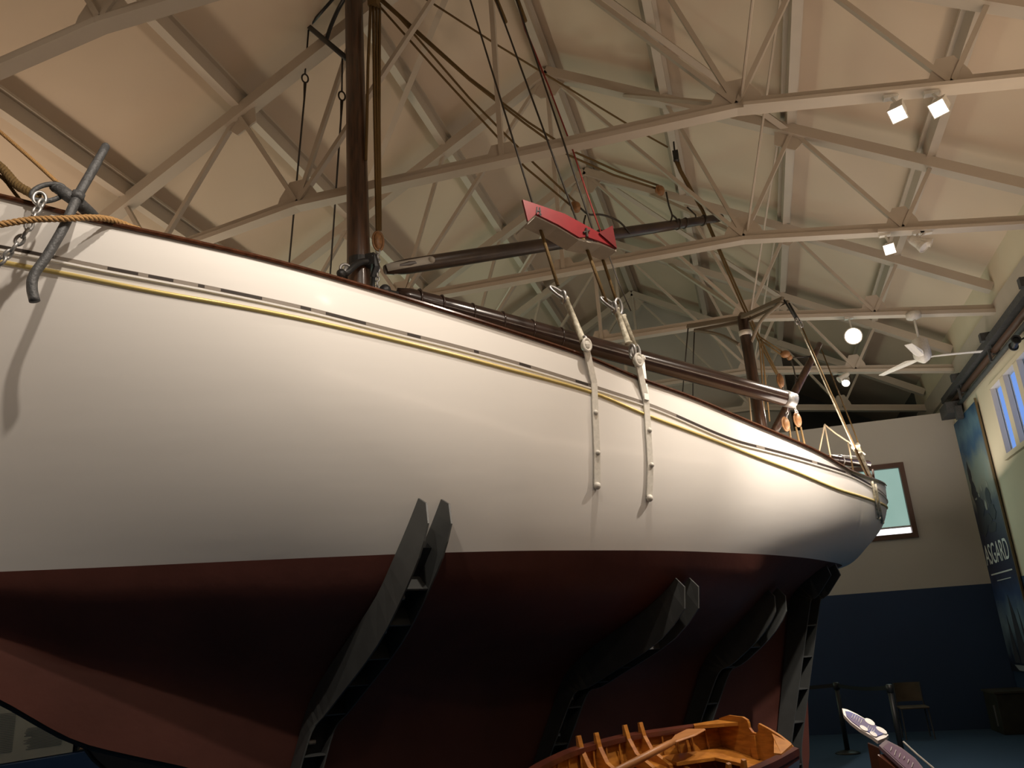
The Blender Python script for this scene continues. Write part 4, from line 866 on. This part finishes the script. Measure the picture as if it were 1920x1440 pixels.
# ------------------------------------------------------------------ belt barrier posts
def stanchion(base, lean, lb):
    e = empty('barrier_post', base, lb, 'barrier post', 'black belt barrier posts')
    b = MB(); b.tube([base+V3((0, 0, z)) for z in (0, .012, .03, .05)], [.17, .17, .12, .04], 24); b.build('base', M['black'], e, True)
    b = MB(); b.tube([base+V3((0, 0, .03)), base+V3((0, 0, .88))], .034, 16); b.build('pole', M['black'], e, True)
    b = MB(); b.tube([base+V3((0, 0, z)) for z in (.84, .845, .93, .94)], [.036, .046, .046, .03], 16); b.build('belt_head', M['black'], e, True); return e
s1_ = onz(1590, 1413, 0); s2_ = onz(1695, 1432, 0)
e1 = stanchion(s1_, 0, 'black belt barrier post with round base left of the sign lectern'); e2 = stanchion(s2_, 0, 'black belt barrier post in front of the chair, its foot hidden by the sign')
def belt(a, c, e, sag=.03):
    b = MB(); P_ = [a.lerp(c, i/10)-V3((0, 0, sag*math.sin(math.pi*i/10))) for i in range(11)]
    b.grid([[p+V3((0, 0, .025)) for p in P_], [p-V3((0, 0, .025)) for p in P_]]); b.grid([[p-V3((0, .003, .025)) for p in P_], [p+V3((0, -.003, .025)) for p in P_]]); b.build('belt', M['black'], e)
belt(s1_+V3((0, 0, .90)), s2_+V3((0, 0, .90)), e1); belt(s1_+V3((-.03, 0, .90)), V3((-1.0, 13.9, .88)), e1)
# ------------------------------------------------------------------ chair by the end wall
cx0, cy0 = 2.03, 14.9; chm = mat('dull_brown_chair', (.10, .075, .045), .5, noise=.3); cm2 = mat('chair_leg_metal', (.10, .10, .10), .4, metal=.6)
ce_ = empty('stacking_chair', (cx0, cy0, 0), 'brown chair with curved back standing against the dark blue end wall', 'chair')
b = MB(); b.grid([[V3((cx0-.2+.4*i/8, cy0+.20-.05*math.sin(math.pi*i/8)*-1+.0, z)) for i in range(9)] for z in (.52, .6, .7, .80)]); b.grid([[V3((cx0-.2+.4*i/8, cy0+.22+.05*math.sin(math.pi*i/8), z)) for i in range(8, -1, -1)] for z in (.52, .6, .7, .80)]); b.build('backrest', chm, ce_, True)
b = MB(); b.box((cx0, cy0, .45), .42, .40, .03); b.build('seat', chm, ce_, bevel=.01)
for dx in (-.19, .19):
    for dy in (-.17, .19):
        b = MB(); b.tube([(cx0+dx, cy0+dy, .44 if dy < 0 else .80), (cx0+dx*1.05, cy0+dy*1.1, 0)], .011, 8); b.build('leg', cm2, ce_)
# cabinet in the corner
cb = empty('storage_box', (3.5, 15.35, 0), 'low dark box in the corner beneath the banner', 'box')
b = MB(); b.box((3.48, 15.35, .29), .5, .8, .58); b.build('box_body', mat('dark_olive_box', (.030, .028, .018), .6, noise=.3), cb, bevel=.01)
b = MB(); b.box((3.48, 15.35, .595), .54, .84, .03); b.build('box_lid', mat('dark_olive_lid', (.04, .037, .025), .6), cb); b = MB(); b.box((3.225, 15.2, .25), .012, .05, .3); b.build('latch', M['steel'], cb)
# ------------------------------------------------------------------ exhibits on the left wall, seen below the forefoot
b = MB(); b.box((XL+.15, 6.5, .45), .26, 6.5, .90); tag(b.build('display_plinth', mat('blue_display_plinth', (.012, .045, .16), .5)), 'low blue plinth along the left wall below the information panel', 'plinth')
ip = empty('information_panel', (XL+.14, 6.2, .91), 'pale information panel full of printed text on the left wall', 'information panel')
b = MB(); b.box((XL+.14, 6.2, 1.42), .03, 3.27, 1.02); b.build('panel_board', mat('pale_panel_board', (.40, .42, .40), .6, noise=.08, nscale=3), ip)
tx = mat('grey_print', (.14, .15, .17), .7)
rr_ = random.Random(5)
for col in range(3):
    y1 = 7.72-col*.62
    b = MB()
    for i in range(26):
        z = 1.36-i*.016 if col else 1.20-i*.014
        if z < 1.0: break
        L_ = .5*rr_.uniform(.8, 1); b.box((XL+.158, y1-.05-L_/2, z), .002, L_, .005)
    b.build('printed_text', tx, ip)
pb = empty('photo_panel', (XL+.14, 8.4, .91), 'dark photo panel with a beige shape next to the information panel', 'photo panel')
b = MB(); b.box((XL+.14, 8.45, 1.4), .03, 1.1, .98); b.build('panel_board', mat('dark_photo_print', (.02, .024, .03), .5), pb)
b = MB(); b.plate([(XL+.157, y, z) for y, z in ((7.92, .92), (8.35, .93), (8.36, 1.05), (8.2, 1.10), (8.02, 1.04))], (1, 0, 0), .004); b.build('printed_shape', mat('beige_print', (.28, .18, .12), .6, noise=.2), pb)
# daylight from the teal blind; added unseen green fill by the left wall
area((2.05, 15.7, 3.75), (1.2, 9, 3.4), 14, 1.2, 1.0, (.62, .95, .85), 'blind_daylight')
area((-6.9, 14.0, 4.4), (-1, 12, 7), 45, 1.6, 1.6, (.55, .95, .72), 'green_fill_left')
